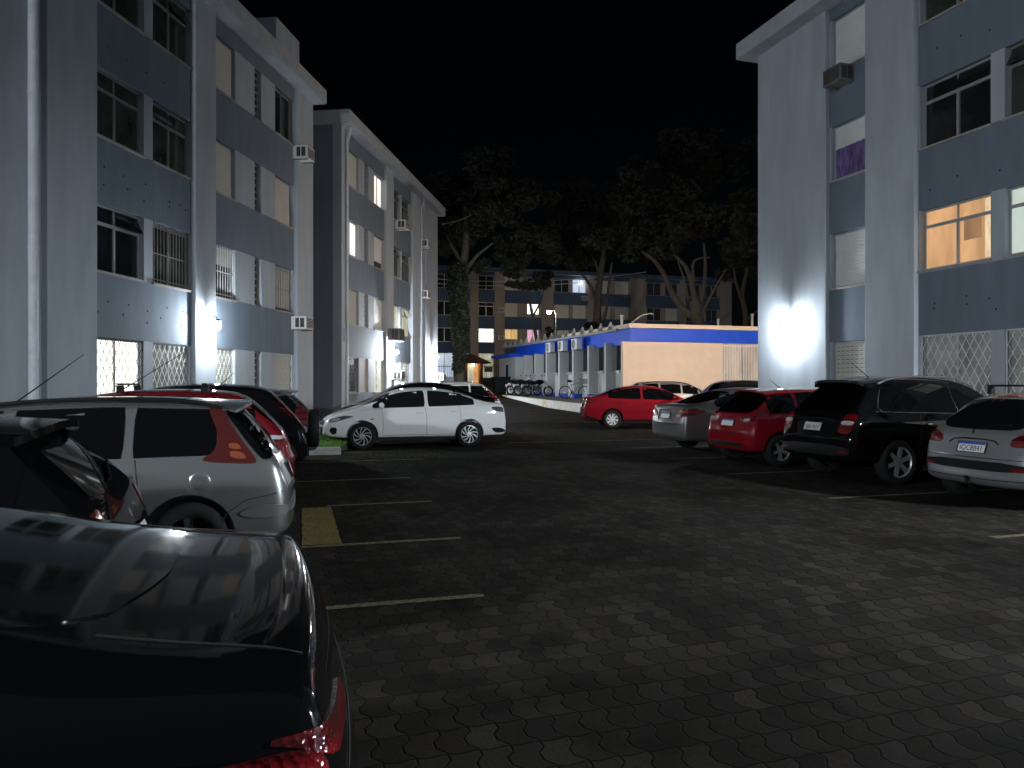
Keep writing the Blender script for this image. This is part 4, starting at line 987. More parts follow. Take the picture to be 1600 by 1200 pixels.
    def mirror_rear(c, name, poly, mat, proj='rear', **k):
        return [c.patch(name, proj, [(s*y, z) for y, z in poly], mat, **k) for s in (1, -1)]
    def line(c, mb, proj, pts, r=.004, off=.0, sp=.06, n=6):
        out = []
        for a, b in zip(pts, pts[1:]):
            k = max(1, int(math.hypot(b[0]-a[0], b[1]-a[1]) / sp))
            for i in range(k): out.append((lerp(a[0], b[0], i/k), lerp(a[1], b[1], i/k)))
        out.append(pts[-1]); P = []
        for a, b in out: h, nn = c.hit(proj, a, b); P.append(h + nn * off)
        mb.tube(P, r, n); return mb
    def wheels(c, kind):
        r = c.p['wr']; w = .20; rr = r * (.71 if kind in ('six', 'swirl') else .66)
        if ('w', kind, r) not in BODYC:
            t = MB().lathe([(rr-.02, -w/2), (r-.05, -w/2-.006), (r-.012, -w/2+.01), (r, -w/2+.035), (r, w/2-.035), (r-.012, w/2-.01), (r-.05, w/2+.006), (rr-.005, w/2-.004), (rr-.02, w/2-.04)], (0,0,0), 'y', 40, closed=True)
            to = t.build("wheel", M['tyre'], smooth=True, angle=60)
            m = MB(); y0 = w/2 - .015
            m.lathe([(0, y0-.10), (rr-.03, y0-.10), (rr-.012, y0-.02), (rr-.012, y0-.10), (0, y0-.13)], (0,0,0), 'y', 40, 1, closed=True)
            m.lathe([(rr-.022, y0-.012), (rr-.012, y0+.006), (rr+.004, y0+.004), (rr+.004, y0-.02), (rr-.02, y0-.03)], (0,0,0), 'y', 40, 0, closed=True)
            def fr(a, b, cc): return (a, y0 - .045 + cc, b)
            def spoke(th, w0, w1, r0, r1, sw, y=0):
                pl = []; K = 6
                for s in (1, -1):
                    for i in (range(K+1) if s > 0 else range(K, -1, -1)):
                        u = i / K; rad = lerp(r0, r1, u); an = th + sw * u + s * lerp(w0, w1, u) / rad / 2; pl.append((rad*math.cos(an), rad*math.sin(an)))
                m.prism(pl, .035, fr, y)
            if kind == 'swirl':
                for k in range(10): spoke(k*.6283, .016, .030, .045, rr-.015, .50 if k % 2 else .62)
                for k in range(10): spoke(k*.6283+.25, .012, .010, .10, rr-.015, .35)
            elif kind in ('five', 'dark'):
                for k in range(5): spoke(k*1.2566+.3, .045, .075, .03, rr-.015, 0); spoke(k*1.2566+.3+.16, .02, .02, .09, rr-.015, .0)
            elif kind == 'six':
                for k in range(6): spoke(k*1.0472, .055, .070, .03, rr-.012, 0)
            elif kind == 'cover':
                for k in range(8): spoke(k*.7854, .035, .085, .05, rr-.012, .22)
            m.lathe([(0, y0-.01), (.05, y0-.012), (.062, y0-.045), (0, y0-.05)], (0,0,0), 'y', 24)
            ro = m.build("rim", [M['cap' if kind == 'cover' else 'alloy_dark' if kind == 'dark' else 'alloy'], M['arch' if kind != 'five' else 'alloy_dark']], smooth=True, angle=35)
            BODYC[('w', kind, r)] = (to.data, ro.data); bpy.data.objects.remove(to); bpy.data.objects.remove(ro)
        td, rd = BODYC[('w', kind, r)]
        for x in (c.p['ra'], c.p['ra'] + c.p['wb']):
            W = interp(c.st, x, 4)
            for s in (1, -1):
                o = bpy.data.objects.new("wheel", td); COL.objects.link(o); o.parent = c.root; o.location = (x, s*(W - .115), r)
                q = bpy.data.objects.new("rim", rd); COL.objects.link(q); q.parent = o
                o.rotation_euler = (0, random.uniform(0, 1), 0 if s > 0 else math.pi)
    def windows(c, mt=.095, mb_=.035, rear=True, sides=('L', 'R'), strip=None):
        x0, x1 = c.p['dlo']; cuts = [x0]
        for a, b in c.p['pil']: cuts += [a, b]
        cuts.append(x1)
        for i in range(0, len(cuts), 2):
            a, b = cuts[i], cuts[i+1]; N = 14; top, bot = [], []
            for k in range(N+1):
                x = lerp(a, b, k/N); t = c.T(x) - mt; bb = c.B(x) + mb_
                if t > bb + .02: top.append((x, t)); bot.append((x, bb))
            if len(top) < 3: continue
            c.both("side_window", bot + top[::-1], c.glass, sides=sides, smooth=1, off=.004)
        z0, z1, w0, w1 = c.p['rg']
        if rear: c.patch("rear_window", 'rear', [(-w0, z0), (0, z0 - .015), (w0, z0), (w1, z1), (0, z1 + .012), (-w1, z1)], c.glass, off=.005)
        z0, z1, w0, w1 = c.p['fg']
        c.patch("windscreen", 'front', [(-w0, z0), (w0, z0), (w1, z1), (0, z1 + .012), (-w1, z1)], c.glass, off=.005)
        if strip:
            m = MB()
            for s in sides:
                for zo in (mb_ - .012,): c.line(m, s, [(x0 + k*(x1-x0)/10, c.B(x0 + k*(x1-x0)/10) + zo) for k in range(11)], .007, .003)
            m.build("window_trim", M[strip], c.root, smooth=True)
    def common(c, handles=True, mirrors=True, mcol=None, seams=True, hmat=None, hz=-.11):
        if seams:
            for s in ('L', 'R'):
                m = MB()
                for x in c.p['seam']:
                    c.line(m, s, [(x + .03, c.B(x) + .02), (x, c.B(x) - .2), (x, .40*c.sz), (x + .03, .33*c.sz)])
                a, b = c.p['seam'][0], c.p['seam'][-1]; c.line(m, s, [(a, .33*c.sz), (b, .33*c.sz)])
                m.build("door_seam", M['arch'], c.root, smooth=True)
        if handles:
            for s in ('L', 'R'):
                for x in c.p['seam'][:2]:
                    h, n = c.hit(s, x + .16, c.B(x) + hz); g = MB()
                    g.tube([h + Vector((-.085, 0, 0)), h + n*.028 + Vector((-.06, 0, .003)), h + n*.032, h + n*.028 + Vector((.06, 0, .003)), h + Vector((.085, 0, 0))], [.008, .014, .015, .014, .008], 8)
                    g.build("door_handle", M[hmat or c.paint], c.root, smooth=True)
        if mirrors:
            x = c.p['dlo'][1] - .42*c.sx
            for s in (1, -1):
                h, n = c.hit('L' if s > 0 else 'R', x, c.B(x) + .05); g = MB()
                g.tube([h - n*.02, h + n*.07 + Vector((.0, 0, .01))], [.03, .022], 8); y = h.y + s*.15
                g.ball((x + .01, y, h.z + .045), .065, .115, .075, 14, 8); mo = g.build("mirror", M[mcol or c.paint], c.root, smooth=True)
                MB().box(x - .062, x - .055, y - .09, y + .09, h.z - .01, h.z + .095).build("mirror_glass", M['cglass2'], mo)
    def plate(c, z, txt=None, mat='plate_white', y=0.0, proj='rear', tilt=0.0, size=.062):
        h, n = c.hit(proj, y, z); sgn = -1 if proj == 'rear' else 1
        n = Vector((sgn, 0, min(.35, max(-.2, n.z)))).normalized(); ax = Vector((0, sgn, 0)); ay = n.cross(ax).normalized()
        mt = Matrix((ax, ay, n)).transposed().to_4x4(); mt.translation = h + n * .014; mt = mt @ Matrix.Rotation(tilt, 4, 'Z')
        o = MB().box(-.20, .20, -.065, .065, -.03, 0).build("licence_plate", M[mat], c.root, bevel=.004); o.matrix_basis = mt
        if mat == 'plate_white': MB().box(-.195, .195, .035, .062, .0005, .002).build("plate_band", M['plate_blue'], o)
        f = MB(); f.box(-.208, .208, -.073, -.066, -.03, .003); f.box(-.208, .208, .066, .073, -.03, .003); f.box(-.208, -.201, -.066, .066, -.03, .003); f.box(.201, .208, -.066, .066, -.03, .003); f.build("plate_frame", M['trim'], o)
        if txt: text(txt, .098 if mat == 'plate_white' else .092, 'ink', o, Matrix.Translation((0, -.016, .002)) @ Matrix.Diagonal((.86, 1, 1, 1)))
        return o
    def antenna(c, x, L=.35, back=.6, y=0):
        h, n = c.hit('top', x, y); MB().tube([h, h + Vector((-.02, 0, .015)), h + Vector((-L*back, 0, L*.8))], [.012, .008, .003], 6).build("antenna", M['trim'], c.root, smooth=True)
    def rails(c, xa, xb, mat='trim', lift=.05, y=.50):
        for s in (1, -1):
            P = []
            for k in range(13):
                x = lerp(xa, xb, k/12); h, n = c.hit('top', x, s*y*c.sy); u = min(1, 5*min(k/12, 1-k/12)); P.append(h + Vector((0, 0, lift*math.sin(u*math.pi/2) + .0)))
            MB().tube(P, .018, 8).build("roof_rail", M[mat], c.root, smooth=True)
    def spoiler(c, x0, x1, w, mat=None, drop=0, th=.03, over=.10):
        m = MB(); K = 12; top = []; 
        for k in range(K+1):
            y = lerp(-w, w, k/K); h, n = c.hit('top', x1, y); e = 1 - abs(2*k/K - 1)**6
            top.append([(x1, y, h.z + .004), (x0 + (1-e)*.12, y, h.z - drop + .012), (x0 + (1-e)*.12, y, h.z - drop + .012 - th), (x1 - .06, y, h.z - th - .02)])
        for a, b in zip(top, top[1:]): m.add(a + b, [(0,1,5,4),(1,2,6,5),(2,3,7,6),(3,0,4,7)])
        m.add(top[0], [(0,1,2,3)]); m.add(top[-1], [(3,2,1,0)])
        return m.build("spoiler", M[mat or c.paint], c.root, smooth=True, angle=40, weld=True)
    def bumperline(c, z, y=.74, mat='arch', r=.005):
        m = MB(); c.line(m, 'rear', [(-y*c.sy, z), (0, z), (y*c.sy, z)], r); return m.build("tailgate_seam", M[mat], c.root, smooth=True)
    def fronts(c, z0=.60, z1=.74, yi=.36, yo=.66, grille=True):
        z0 *= c.sz; z1 *= c.sz; yi *= c.sy; yo *= c.sy
        c.mirror_rear("headlight", [(yi, z0 + .02), (yo, z0 + .03), (yo + .04, z1), (yi + .06, z1 - .02)], 'head_lamp', proj='front', off=.006)
        if grille: c.patch("grille", 'front', [(-.42*c.sy, .36*c.sz), (.42*c.sy, .36*c.sz), (.34*c.sy, .52*c.sz), (-.34*c.sy, .52*c.sz)], 'trim', off=.006)
LA, RA = 197.0, 17.0

# ---- foreground black sedan
c = Car('fast', (-.53, 2.25), LA, 'p_black2', "black sedan in the foreground, its boot lid filling the bottom corner", lvl=3, wheel='five', scl=(1, 1, .955), glass='cglass_wet')
c.windows(); c.common()
c.mirror_rear("tail_light", [(.40, .775), (.56, .80), (.80, .83), (.845, .90), (.78, .90), (.60, .87), (.44, .86), (.38, .82)], 'red_lamp', off=.006, sp=.05)
c.mirror_rear("reflector", [(.62, .50), (.80, .50), (.80, .535), (.62, .535)], 'red_lamp', off=.005)
c.patch("side_marker", 'R', [(.05, .76), (.15, .78), (.17, .86), (.07, .85)], 'orange_lamp', off=.006, sp=.04)
m = MB()
for y in (-.62, .62): c.line(m, 'top', [(.10, y), (.30, y*.98), (.50, y*.95)], .004)
c.line(m, 'rear', [(-.80, .74), (0, .73), (.80, .74)], .004); m.build("boot_seam", M['arch'], c.root, smooth=True)
lp = MB(); K = 24; rows = []
for k in range(K+1):
    y = lerp(-.62, .62, k/K); h, n = c.hit('top', .17 + .05*(abs(y)/.62)**3, y); e = max(0, 1 - (abs(y)/.62)**6); rows.append([h + Vector((.09, 0, .001)), h + Vector((.02, 0, .014*e)), h + Vector((-.035, 0, .016*e - .004)), h + Vector((-.045, 0, -.02))])
for a, b in zip(rows, rows[1:]): lp.add(a + b, [(0,1,5,4),(1,2,6,5),(2,3,7,6)])
lp.build("boot_lip", M['p_black2'], c.root, smooth=True, angle=50, weld=True)
c.patch("bumper_trim", 'rear', [(-.6, .36), (.6, .36), (.64, .47), (-.64, .47)], 'trim', off=.006, smooth=1)
for s in ('L', 'R'): c.patch("tail_light", s, [(.05, .75), (.22, .755), (.50, .81), (.46, .85), (.26, .865), (.07, .88)], 'red_lamp', off=.006, sp=.04)
c.plate(.44); c.fronts()

# ---- dark hatch with spoiler
c = Car('hatch', (-2.27, 4.62), LA, 'p_black', "dark hatchback with roof spoiler between the black sedan and the silver estate", lvl=3, wheel='five', scl=(1, 1, .96))
c.windows(); c.common(); c.spoiler(.36, .72, .53, 'p_black2', drop=.03, th=.045)
c.mirror_rear("tail_light", [(.52, .90), (.80, .84), (.80, .70), (.64, .69), (.52, .80)], 'red_dull', off=.006, sp=.05)
c.bumperline(.60); c.plate(.64, None, 'plate_grey', y=.0)
m = MB(); c.line(m, 'rear', [(.0, .97), (-.25, 1.03), (-.42, 1.05)], .010, .02); m.build("wiper", M['trim'], c.root, smooth=True)
c.patch("bumper_trim", 'rear', [(-.70, .44), (.70, .44), (.70, .53), (-.70, .53)], 'trim', off=.008); c.fronts()

# ---- silver estate
c = Car('wagon', (-2.07, 7.13), LA, 'p_silver', "silver estate car with tall red lamps along its rear pillars", lvl=3, wheel='dark')
c.windows(mb_=.03); c.common(seams=True)
for s in ('L', 'R'):
    t_ = c.patch("tail_light", s, [(.66, 1.35), (.55, 1.35), (.46, 1.19), (.34, 1.02), (.25, .90), (.36, .895), (.72, .925), (.60, .99), (.565, 1.10), (.60, 1.22)], 'red_dull', off=.008, sp=.04)
    c.patch("indicator_lens", s, [(.34, .93), (.47, .945), (.48, 1.0), (.38, .99)], 'orange_lamp', off=.011, par=t_, sp=.04)
    c.patch("clear_lens", s, [(.38, 1.01), (.48, 1.015), (.49, 1.06), (.42, 1.06)], 'orange_lamp', off=.010, par=t_, sp=.04)
    c.patch("rear_window_wrap", s, [(.54, 1.345), (.40, 1.345), (.28, 1.20), (.17, 1.02), (.14, .93), (.22, .92), (.33, 1.05), (.44, 1.20)], 'cglass', off=.013, sp=.04)
    c.patch("bumper_strip", s, [(.02, .555), (.02, .47), (.18, .45), (.36, .465), (.41, .50), (.30, .555)], 'trim_grey', off=.016, depth=.03)
c.patch("bumper_strip", 'rear', [(-.70, .47), (.70, .47), (.70, .55), (-.70, .55)], 'trim_grey', off=.016, depth=.03)
m = MB()
for s in ('L', 'R'): c.line(m, s, [(.55, .36), (.50, .50), (.36, .60), (.06, .66)], .004)
m.build("bumper_seam", M['arch'], c.root, smooth=True)
h, n = c.hit('L', .70, .76); g = MB().lathe([(0, .0), (.055, .0), (.075, -.004), (.085, -.010)], (h.x, h.y + .006, h.z), 'y', 24); g.build("fuel_cap", M['p_silver'], c.root, smooth=True)
c.rails(.55, 2.5, 'trim', .045, .52); c.spoiler(.32, .62, .54, drop=.02, th=.025)
for z_ in (1.0, 1.06, 1.12):
    pass
c.plate(.78); c.antenna(2.2, .5, 1.0); c.fronts()

# ---- red hatch on the left
c = Car('hatch', (-2.84, 9.9), LA, 'p_red2', "wine red hatchback with roof bars behind the silver estate", lvl=2, scl=(1.02, 1, 1.03))
c.windows(); c.common()
c.mirror_rear("tail_light", [(.50, .96), (.82, .94), (.82, .78), (.60, .78)], 'red_lamp', off=.006)
for s in ('L', 'R'):
    t_ = c.patch("tail_light", s, [(.08, .93), (.34, .95), (.36, .90), (.20, .80), (.06, .80)], 'red_lamp', off=.006, sp=.05); c.patch("clear_lens", s, [(.10, .93), (.32, .945), (.32, .90), (.10, .89)], 'clear_lamp', off=.009, par=t_, sp=.05)
m = MB()
for x in (1.0, 1.9):
    m.box(x - .03, x + .03, -.60, .60, 1.535, 1.56)
    for s in (1, -1): m.box(x - .04, x + .04, s*.56 - .03, s*.56 + .03, 1.44, 1.534)
m.build("roof_bar", M['trim'], c.root, bevel=.01)
c.plate(.70, None, 'plate_grey'); c.antenna(2.0, .6, 1.2); c.bumperline(.62); c.fronts()

# ---- black tall hatch
c = Car('suv', (-3.42, 12.7), LA, 'p_black', "tall black car with dark windows and spare wheel, beside the wine red hatchback", lvl=2, scl=(.92, .93, .93), wheel='five')
c.windows(); c.common(); c.antenna(1.3, .22, .9)
for s in ('L', 'R'):
    c.patch("tail_light", s, [(.12, 1.0), (.22, 1.0), (.50, 1.38), (.42, 1.38), (.26, 1.2)], 'red_lamp', off=.006, sp=.05)
m = MB().lathe([(0, -.10), (.20, -.10), (.29, -.09), (.315, -.05), (.315, .05), (.29, .08), (0, .08)], (-.12, 0, .82), 'x', 30); m.build("spare_wheel", M['trim'], c.root, smooth=True)
MB().lathe([(0, -.115), (.10, -.112), (.15, -.104), (.15, -.098)], (-.12, 0, .82), 'x', 24).build("spare_wheel_cap", M['chrome'], c.root, smooth=True)
c.plate(.50, None, 'plate_white', y=.5, tilt=.0); c.bumperline(.60); c.fronts()

# ---- silver hatch at the end of the left row
c = Car('hatch', (-3.90, 15.4), LA, 'p_silver', "silver hatchback with black rear bumper strip beside the grass strip", lvl=2, scl=(1, 1, 1.02))
c.windows(); c.common(); c.spoiler(.38, .72, .52, drop=.02)
for s in ('L', 'R'): c.patch("tail_light", s, [(.08, .72), (.30, .74), (.46, 1.02), (.40, 1.18), (.26, 1.05), (.10, .9)], 'red_lamp', off=.006, sp=.05)
c.mirror_rear("tail_light", [(.64, .74), (.80, .76), (.80, .98), (.70, 1.02)], 'red_lamp', off=.006)
for s in ('L', 'R'): c.patch("bumper_strip", s, [(.0, .64), (.0, .54), (.38, .55), (.38, .62)], 'trim', off=.014)
c.patch("bumper_strip", 'rear', [(-.74, .54), (.74, .54), (.74, .64), (-.74, .64)], 'trim', off=.014); c.plate(.80); c.fronts()

# ---- white sedan
c = Car('sedan', (-.35, 19.98), LA, 'p_white', "white sedan parked side on with its nose over the grass strip", lvl=3, wheel='swirl', glass='cglass2')
c.windows(mt=.085); c.common(); c.antenna(1.0, .08, 1.4)
for s in ('L', 'R'):
    c.patch("tail_light", s, [(.02, .95), (.20, .99), (.42, .985), (.40, .93), (.26, .86), (.04, .85)], 'head_lamp', off=.006, sp=.05)
    h_ = c.patch("headlight", s, [(3.74, .79), (4.05, .805), (4.36, .70), (4.40, .64), (4.20, .655), (3.95, .73)], 'head_lamp', off=.007, sp=.05)
    c.patch("headlight_lens", s, [(4.08, .70), (4.26, .665), (4.33, .67), (4.22, .74), (4.10, .755)], 'clear_lamp', off=.010, par=h_, sp=.04)
    c.patch("fog_lamp_bezel", s, [(4.16, .52), (4.30, .54), (4.34, .44), (4.26, .36), (4.18, .38)], 'trim', off=.007, sp=.04)
    c.patch("sill_trim", s, [(1.42, .245), (3.2, .245), (3.2, .285), (1.42, .285)], 'trim', off=.004)
    c.patch("bumper_trim", s, [(.02, .36), (.30, .33), (.44, .46), (.26, .47), (.10, .44)], 'trim', off=.006)
    c.patch("badge", s, [(3.32, .70), (3.40, .70), (3.40, .73), (3.32, .73)], 'chrome', off=.005, smooth=0)
for z_ in (.40, .46, .52, .58, .64):
    m = MB(); c.line(m, 'front', [(-.46, z_), (0, z_ - .005), (.46, z_)], .011, .004); m.build("grille_bar", M['chrome'], c.root, smooth=True)
c.patch("grille", 'front', [(-.52, .34), (.52, .34), (.56, .55), (.50, .69), (-.50, .69), (-.56, .55)], 'trim', off=.006)
c.plate(.74); 
m = MB(); c.line(m, 'rear', [(-.7, .70), (.7, .70)], .004); m.build("boot_seam", M['arch'], c.root, smooth=True)
# ---- cars behind the white sedan
c = Car('sedan', (-.62, 22.7), LA, 'p_black2', "dark grey sedan parked right behind the white sedan", lvl=2, scl=(1, 1, 1.10)); c.windows(); c.common()
c.mirror_rear("tail_light", [(.46, .86), (.80, .88), (.80, 1.04), (.50, 1.0)], 'red_lamp', off=.006)
for s in ('L', 'R'): c.patch("tail_light", s, [(.02, .90), (.30, .94), (.30, 1.02), (.04, 1.04)], 'red_lamp', off=.006, sp=.05)
c.plate(.75); c.fronts()
c = Car('hatch', (-.50, 25.5), LA, 'p_white', "white hatchback with tall red tail lamps, third in line behind the white sedan", lvl=2, scl=(1.06, 1.03, 1.13)); c.windows(); c.common()
for s in ('L', 'R'): c.patch("tail_light", s, [(.10, 1.0), (.40, 1.0), (.50, 1.22), (.44, 1.46), (.36, 1.4), (.22, 1.16)], 'red_lamp', off=.006, sp=.05)
c.mirror_rear("tail_light", [(.62, .98), (.82, 1.0), (.72, 1.30), (.64, 1.28)], 'red_lamp', off=.006); c.plate(.80); c.fronts()

# ---- right row: silver hatch
c = Car('hatch', (5.87, 9.8), RA, 'p_silver2', "light silver hatchback with tow ball and clear licence plate at the right end", lvl=3, glass='cglass2')
c.windows(); c.common()
c.mirror_rear("tail_light", [(.50, .87), (.60, .93), (.80, .95), (.81, .79), (.56, .775), (.49, .80)], 'red_lamp', off=.008, sp=.05)
bs = c.patch("bumper_strip", 'rear', [(-.76, .47), (.76, .47), (.76, .585), (-.76, .585)], 'trim', smooth=1, off=.012, depth=.03)
for s in (1, -1): c.patch("reflector", 'rear', [(s*.56, .485), (s*.73, .485), (s*.73, .53), (s*.56, .53)], 'red_lamp', off=.016, par=bs, sp=.05)
pl_ = c.plate(.745, "IQC8B41")
m = MB(); c.line(m, 'rear', [(-.36, .79), (-.30, .835), (-.15, .85), (.15, .85), (.30, .835), (.36, .79)], .011, .008); m.build("tailgate_trim", M['chrome'], c.root, smooth=True)
m = MB(); c.line(m, 'rear', [(-.76, .375), (-.3, .36), (.3, .36), (.76, .375)], .006, .0); m.build("bumper_crease", M['arch'], c.root, smooth=True)
c.bumperline(.625)
c.patch("brake_light", 'rear', [(-.15, 1.385), (.15, 1.385), (.15, 1.402), (-.15, 1.402)], 'red_lamp', off=.012, smooth=0)
h, n = c.hit('rear', 0, .31); m = MB().tube([(h.x + .1, 0, .27), (h.x - .05, 0, .27), (h.x - .09, 0, .29), (h.x - .09, 0, .34)], .016, 8); m.ball((h.x - .09, 0, .36), .028, n=12, m=8); m.build("tow_ball", M['trim'], c.root, smooth=True)
m = MB(); h, n = c.hit('rear', .05, .93)
for P in ([(0, .03), (.012, .045), (.02, .03), (.012, 0), (.02, -.03), (.008, -.03), (0, -.005), (-.012, -.03), (-.022, -.03), (-.012, .0)],): m.prism(P, .004, lambda a, b, q: (h.x - .004 - q, h.y - a, h.z + b))
m.build("emblem", M['trim'], c.root)
m = MB()
for x in (.95, 1.75):
    m.box(x - .03, x + .03, -.60, .60, 1.515, 1.54)
    for s in (1, -1): m.box(x - .04, x + .04, s*.55 - .03, s*.55 + .03, 1.41, 1.514)
m.build("roof_bar", M['trim'], c.root, bevel=.01)
m = MB(); c.line(m, 'rear', [(0, .975), (-.20, 1.01), (-.40, 1.03)], .008, .018); m.build("wiper", M['trim'], c.root, smooth=True); c.fronts()

# ---- black SUV
c = Car('suv', (4.85, 12.4), RA, 'p_black', "black SUV with silver six spoke wheels and roof rails", "SUV", "parked_suv", lvl=3, wheel='six')
c.windows(mt=.10); c.common(hmat='chrome', hz=-.16); c.rails(.75, 2.75, 'trim_grey', .06, .58)
m = MB()
x0, x1 = c.p['dlo']
for s in ('L', 'R'):
    c.line(m, s, [(x0 + k*(x1 - .15 - x0)/12, c.B(x0 + k*(x1 - .15 - x0)/12) + .022) for k in range(13)], .008, .004)
    c.line(m, s, [(.62, 1.13), (.56, 1.17), (.62, 1.30), (.72, 1.46)], .006, .004); c.line(m, s, [(2.10, 1.10), (2.06, 1.30), (2.06, 1.53)], .005, .004)
m.build("window_trim", M['chrome'], c.root, smooth=True)
for s in (1, -1):
    t_ = c.patch("tail_light", 'rear', [(s*.56, .79), (s*.80, .78), (s*.82, 1.02), (s*.78, 1.08), (s*.64, 1.12), (s*.58, 1.0)], 'red_lamp', off=.008, sp=.05)
    c.patch("clear_lens", 'rear', [(s*.59, .92), (s*.80, .92), (s*.80, .98), (s*.59, .98)], 'clear_lamp', off=.012, par=t_, sp=.05, smooth=1)
    side = 'L' if s > 0 else 'R'
    c.patch("arch_cladding", side, [(c.p['ra'] + .46*math.cos(a), .345 + .46*math.sin(a)) for a in [math.pi*k/10 for k in range(11)]] + [(c.p['ra'] + .402*math.cos(a), .345 + .402*math.sin(a)) for a in [math.pi*k/10 for k in range(10, -1, -1)]], 'p_black', off=.012, smooth=0)
    c.patch("arch_cladding", side, [(c.p['ra'] + c.p['wb'] + .46*math.cos(a), .345 + .46*math.sin(a)) for a in [math.pi*k/10 for k in range(11)]] + [(c.p['ra'] + c.p['wb'] + .402*math.cos(a), .345 + .402*math.sin(a)) for a in [math.pi*k/10 for k in range(10, -1, -1)]], 'p_black', off=.012, smooth=0)
    c.patch("door_strip", side, [(1.5, .60), (3.0, .60), (3.0, .67), (1.5, .67)], 'trim', off=.012)
c.plate(.87, "ISR-7417", 'plate_grey')
m = MB(); c.line(m, 'rear', [(-.50, .98), (-.2, 1.01), (.2, 1.01), (.50, .98)], .020, .006); m.build("tailgate_trim", M['chrome'], c.root, smooth=True)
c.patch("bumper_trim", 'rear', [(-.78, .44), (.78, .44), (.80, .60), (-.80, .60)], 'trim', off=.014, smooth=1); c.bumperline(.70)
c.spoiler(.40, .80, .60, drop=.02, th=.04); c.antenna(1.1, .30, 1.1); c.fronts(.70, .86)
c.mirror_rear("reflector", [(.60, .50), (.76, .50), (.76, .53), (.60, .53)], 'red_lamp', off=.018)

# ---- red hatch on the right
c = Car('hatch', (4.2, 15.0), RA, 'p_red', "bright red hatchback between the black SUV and the graphite sedan", lvl=2, wheel='five', scl=(1.03, 1.02, 1.02))
c.windows(); c.common()
c.mirror_rear("tail_light", [(.36, .92), (.58, .95), (.82, .99), (.82, .86), (.60, .80), (.40, .82)], 'red_lamp', off=.008, sp=.05)
for s in (1, -1): c.patch("clear_lens", 'rear', [(s*.46, .84), (s*.64, .85), (s*.66, .90), (s*.50, .89)], 'clear_lamp', off=.012, sp=.04)
for s in ('L', 'R'): c.patch("tail_light", s, [(.08, .84), (.30, .90), (.46, .99), (.20, .99), (.08, .95)], 'red_lamp', off=.007, sp=.05)
c.plate(.80); c.bumperline(.62); c.spoiler(.40, .74, .54, drop=.02); c.antenna(1.2, .2, 1.1)
c.patch("bumper_trim", 'rear', [(-.55, .36), (.55, .36), (.60, .44), (-.60, .44)], 'trim', off=.008); c.fronts()

# ---- graphite sedan
c = Car('sedan', (3.55, 17.7), RA, 'p_graphite', "graphite grey sedan with chrome plate surround beside the bright red hatchback", lvl=2, wheel='five')
c.windows(); c.common(); c.antenna(1.2, .10, 1.2)
c.mirror_rear("tail_light", [(.44, .80), (.80, .80), (.81, .98), (.66, 1.0), (.46, .93)], 'red_lamp', off=.008, sp=.05)
for s in ('L', 'R'): c.patch("tail_light", s, [(.04, .82), (.28, .90), (.42, 1.0), (.10, 1.0)], 'red_lamp', off=.007, sp=.05)
for s in (1, -1): c.patch("clear_lens", 'rear', [(s*.46, .81), (s*.60, .81), (s*.62, .88), (s*.48, .88)], 'clear_lamp', off=.012, sp=.04)
m = MB(); c.line(m, 'rear', [(-.34, .72), (-.36, .95), (.36, .95), (.34, .72)], .014, .006); m.build("chrome_surround", M['chrome'], c.root, smooth=True)
c.plate(.83); m = MB(); c.line(m, 'rear', [(-.76, .66), (.76, .66)], .005); m.build("boot_seam", M['arch'], c.root, smooth=True); c.fronts()
# ---- red sedan
c = Car('sedan', (2.45, 26.85), 1.0, 'p_red', "red sedan seen side on in front of the beige wall", lvl=3, wheel='cover', scl=(.96, 1, 1.0))
c.windows(mt=.09); c.common(); c.antenna(1.0, .08, 1.4)
c.mirror_rear("tail_light", [(.46, .82), (.80, .82), (.80, .98), (.50, .95)], 'red_lamp', off=.008, sp=.05)
for s in ('L', 'R'): c.patch("tail_light", s, [(.03, .84), (.26, .90), (.36, .99), (.06, .99)], 'red_lamp', off=.007, sp=.05); c.patch("bumper_trim", s, [(.02, .36), (.40, .28), (.42, .36), (.06, .45)], 'trim', off=.008)
c.plate(.78); c.fronts()
# ---- cars seen by their roofs
c = Car('wagon', (4.6, 31.3), 3.0, 'p_silver2', "silver estate with roof rails behind the red sedan", lvl=2, scl=(1.03, 1, 1.0)); c.windows(); c.common(); c.rails(.6, 2.6, 'trim', .04, .52)
for s in ('L', 'R'): c.patch("tail_light", s, [(.10, .95), (.36, .97), (.44, 1.3), (.36, 1.3)], 'red_lamp', off=.006, sp=.05)
c.plate(.8); c.fronts()
c = Car('suv', (7.1, 28.9), 8.0, 'p_black2', "dark tall car behind the graphite sedan, only its roof showing", lvl=2, scl=(.95, .95, .93)); c.windows(); c.common(); c.rails(.8, 2.7, 'trim', .05, .56)
c.mirror_rear("tail_light", [(.58, .80), (.80, .80), (.80, 1.06), (.62, 1.06)], 'red_lamp', off=.008); c.plate(.8); c.fronts(.70, .86)

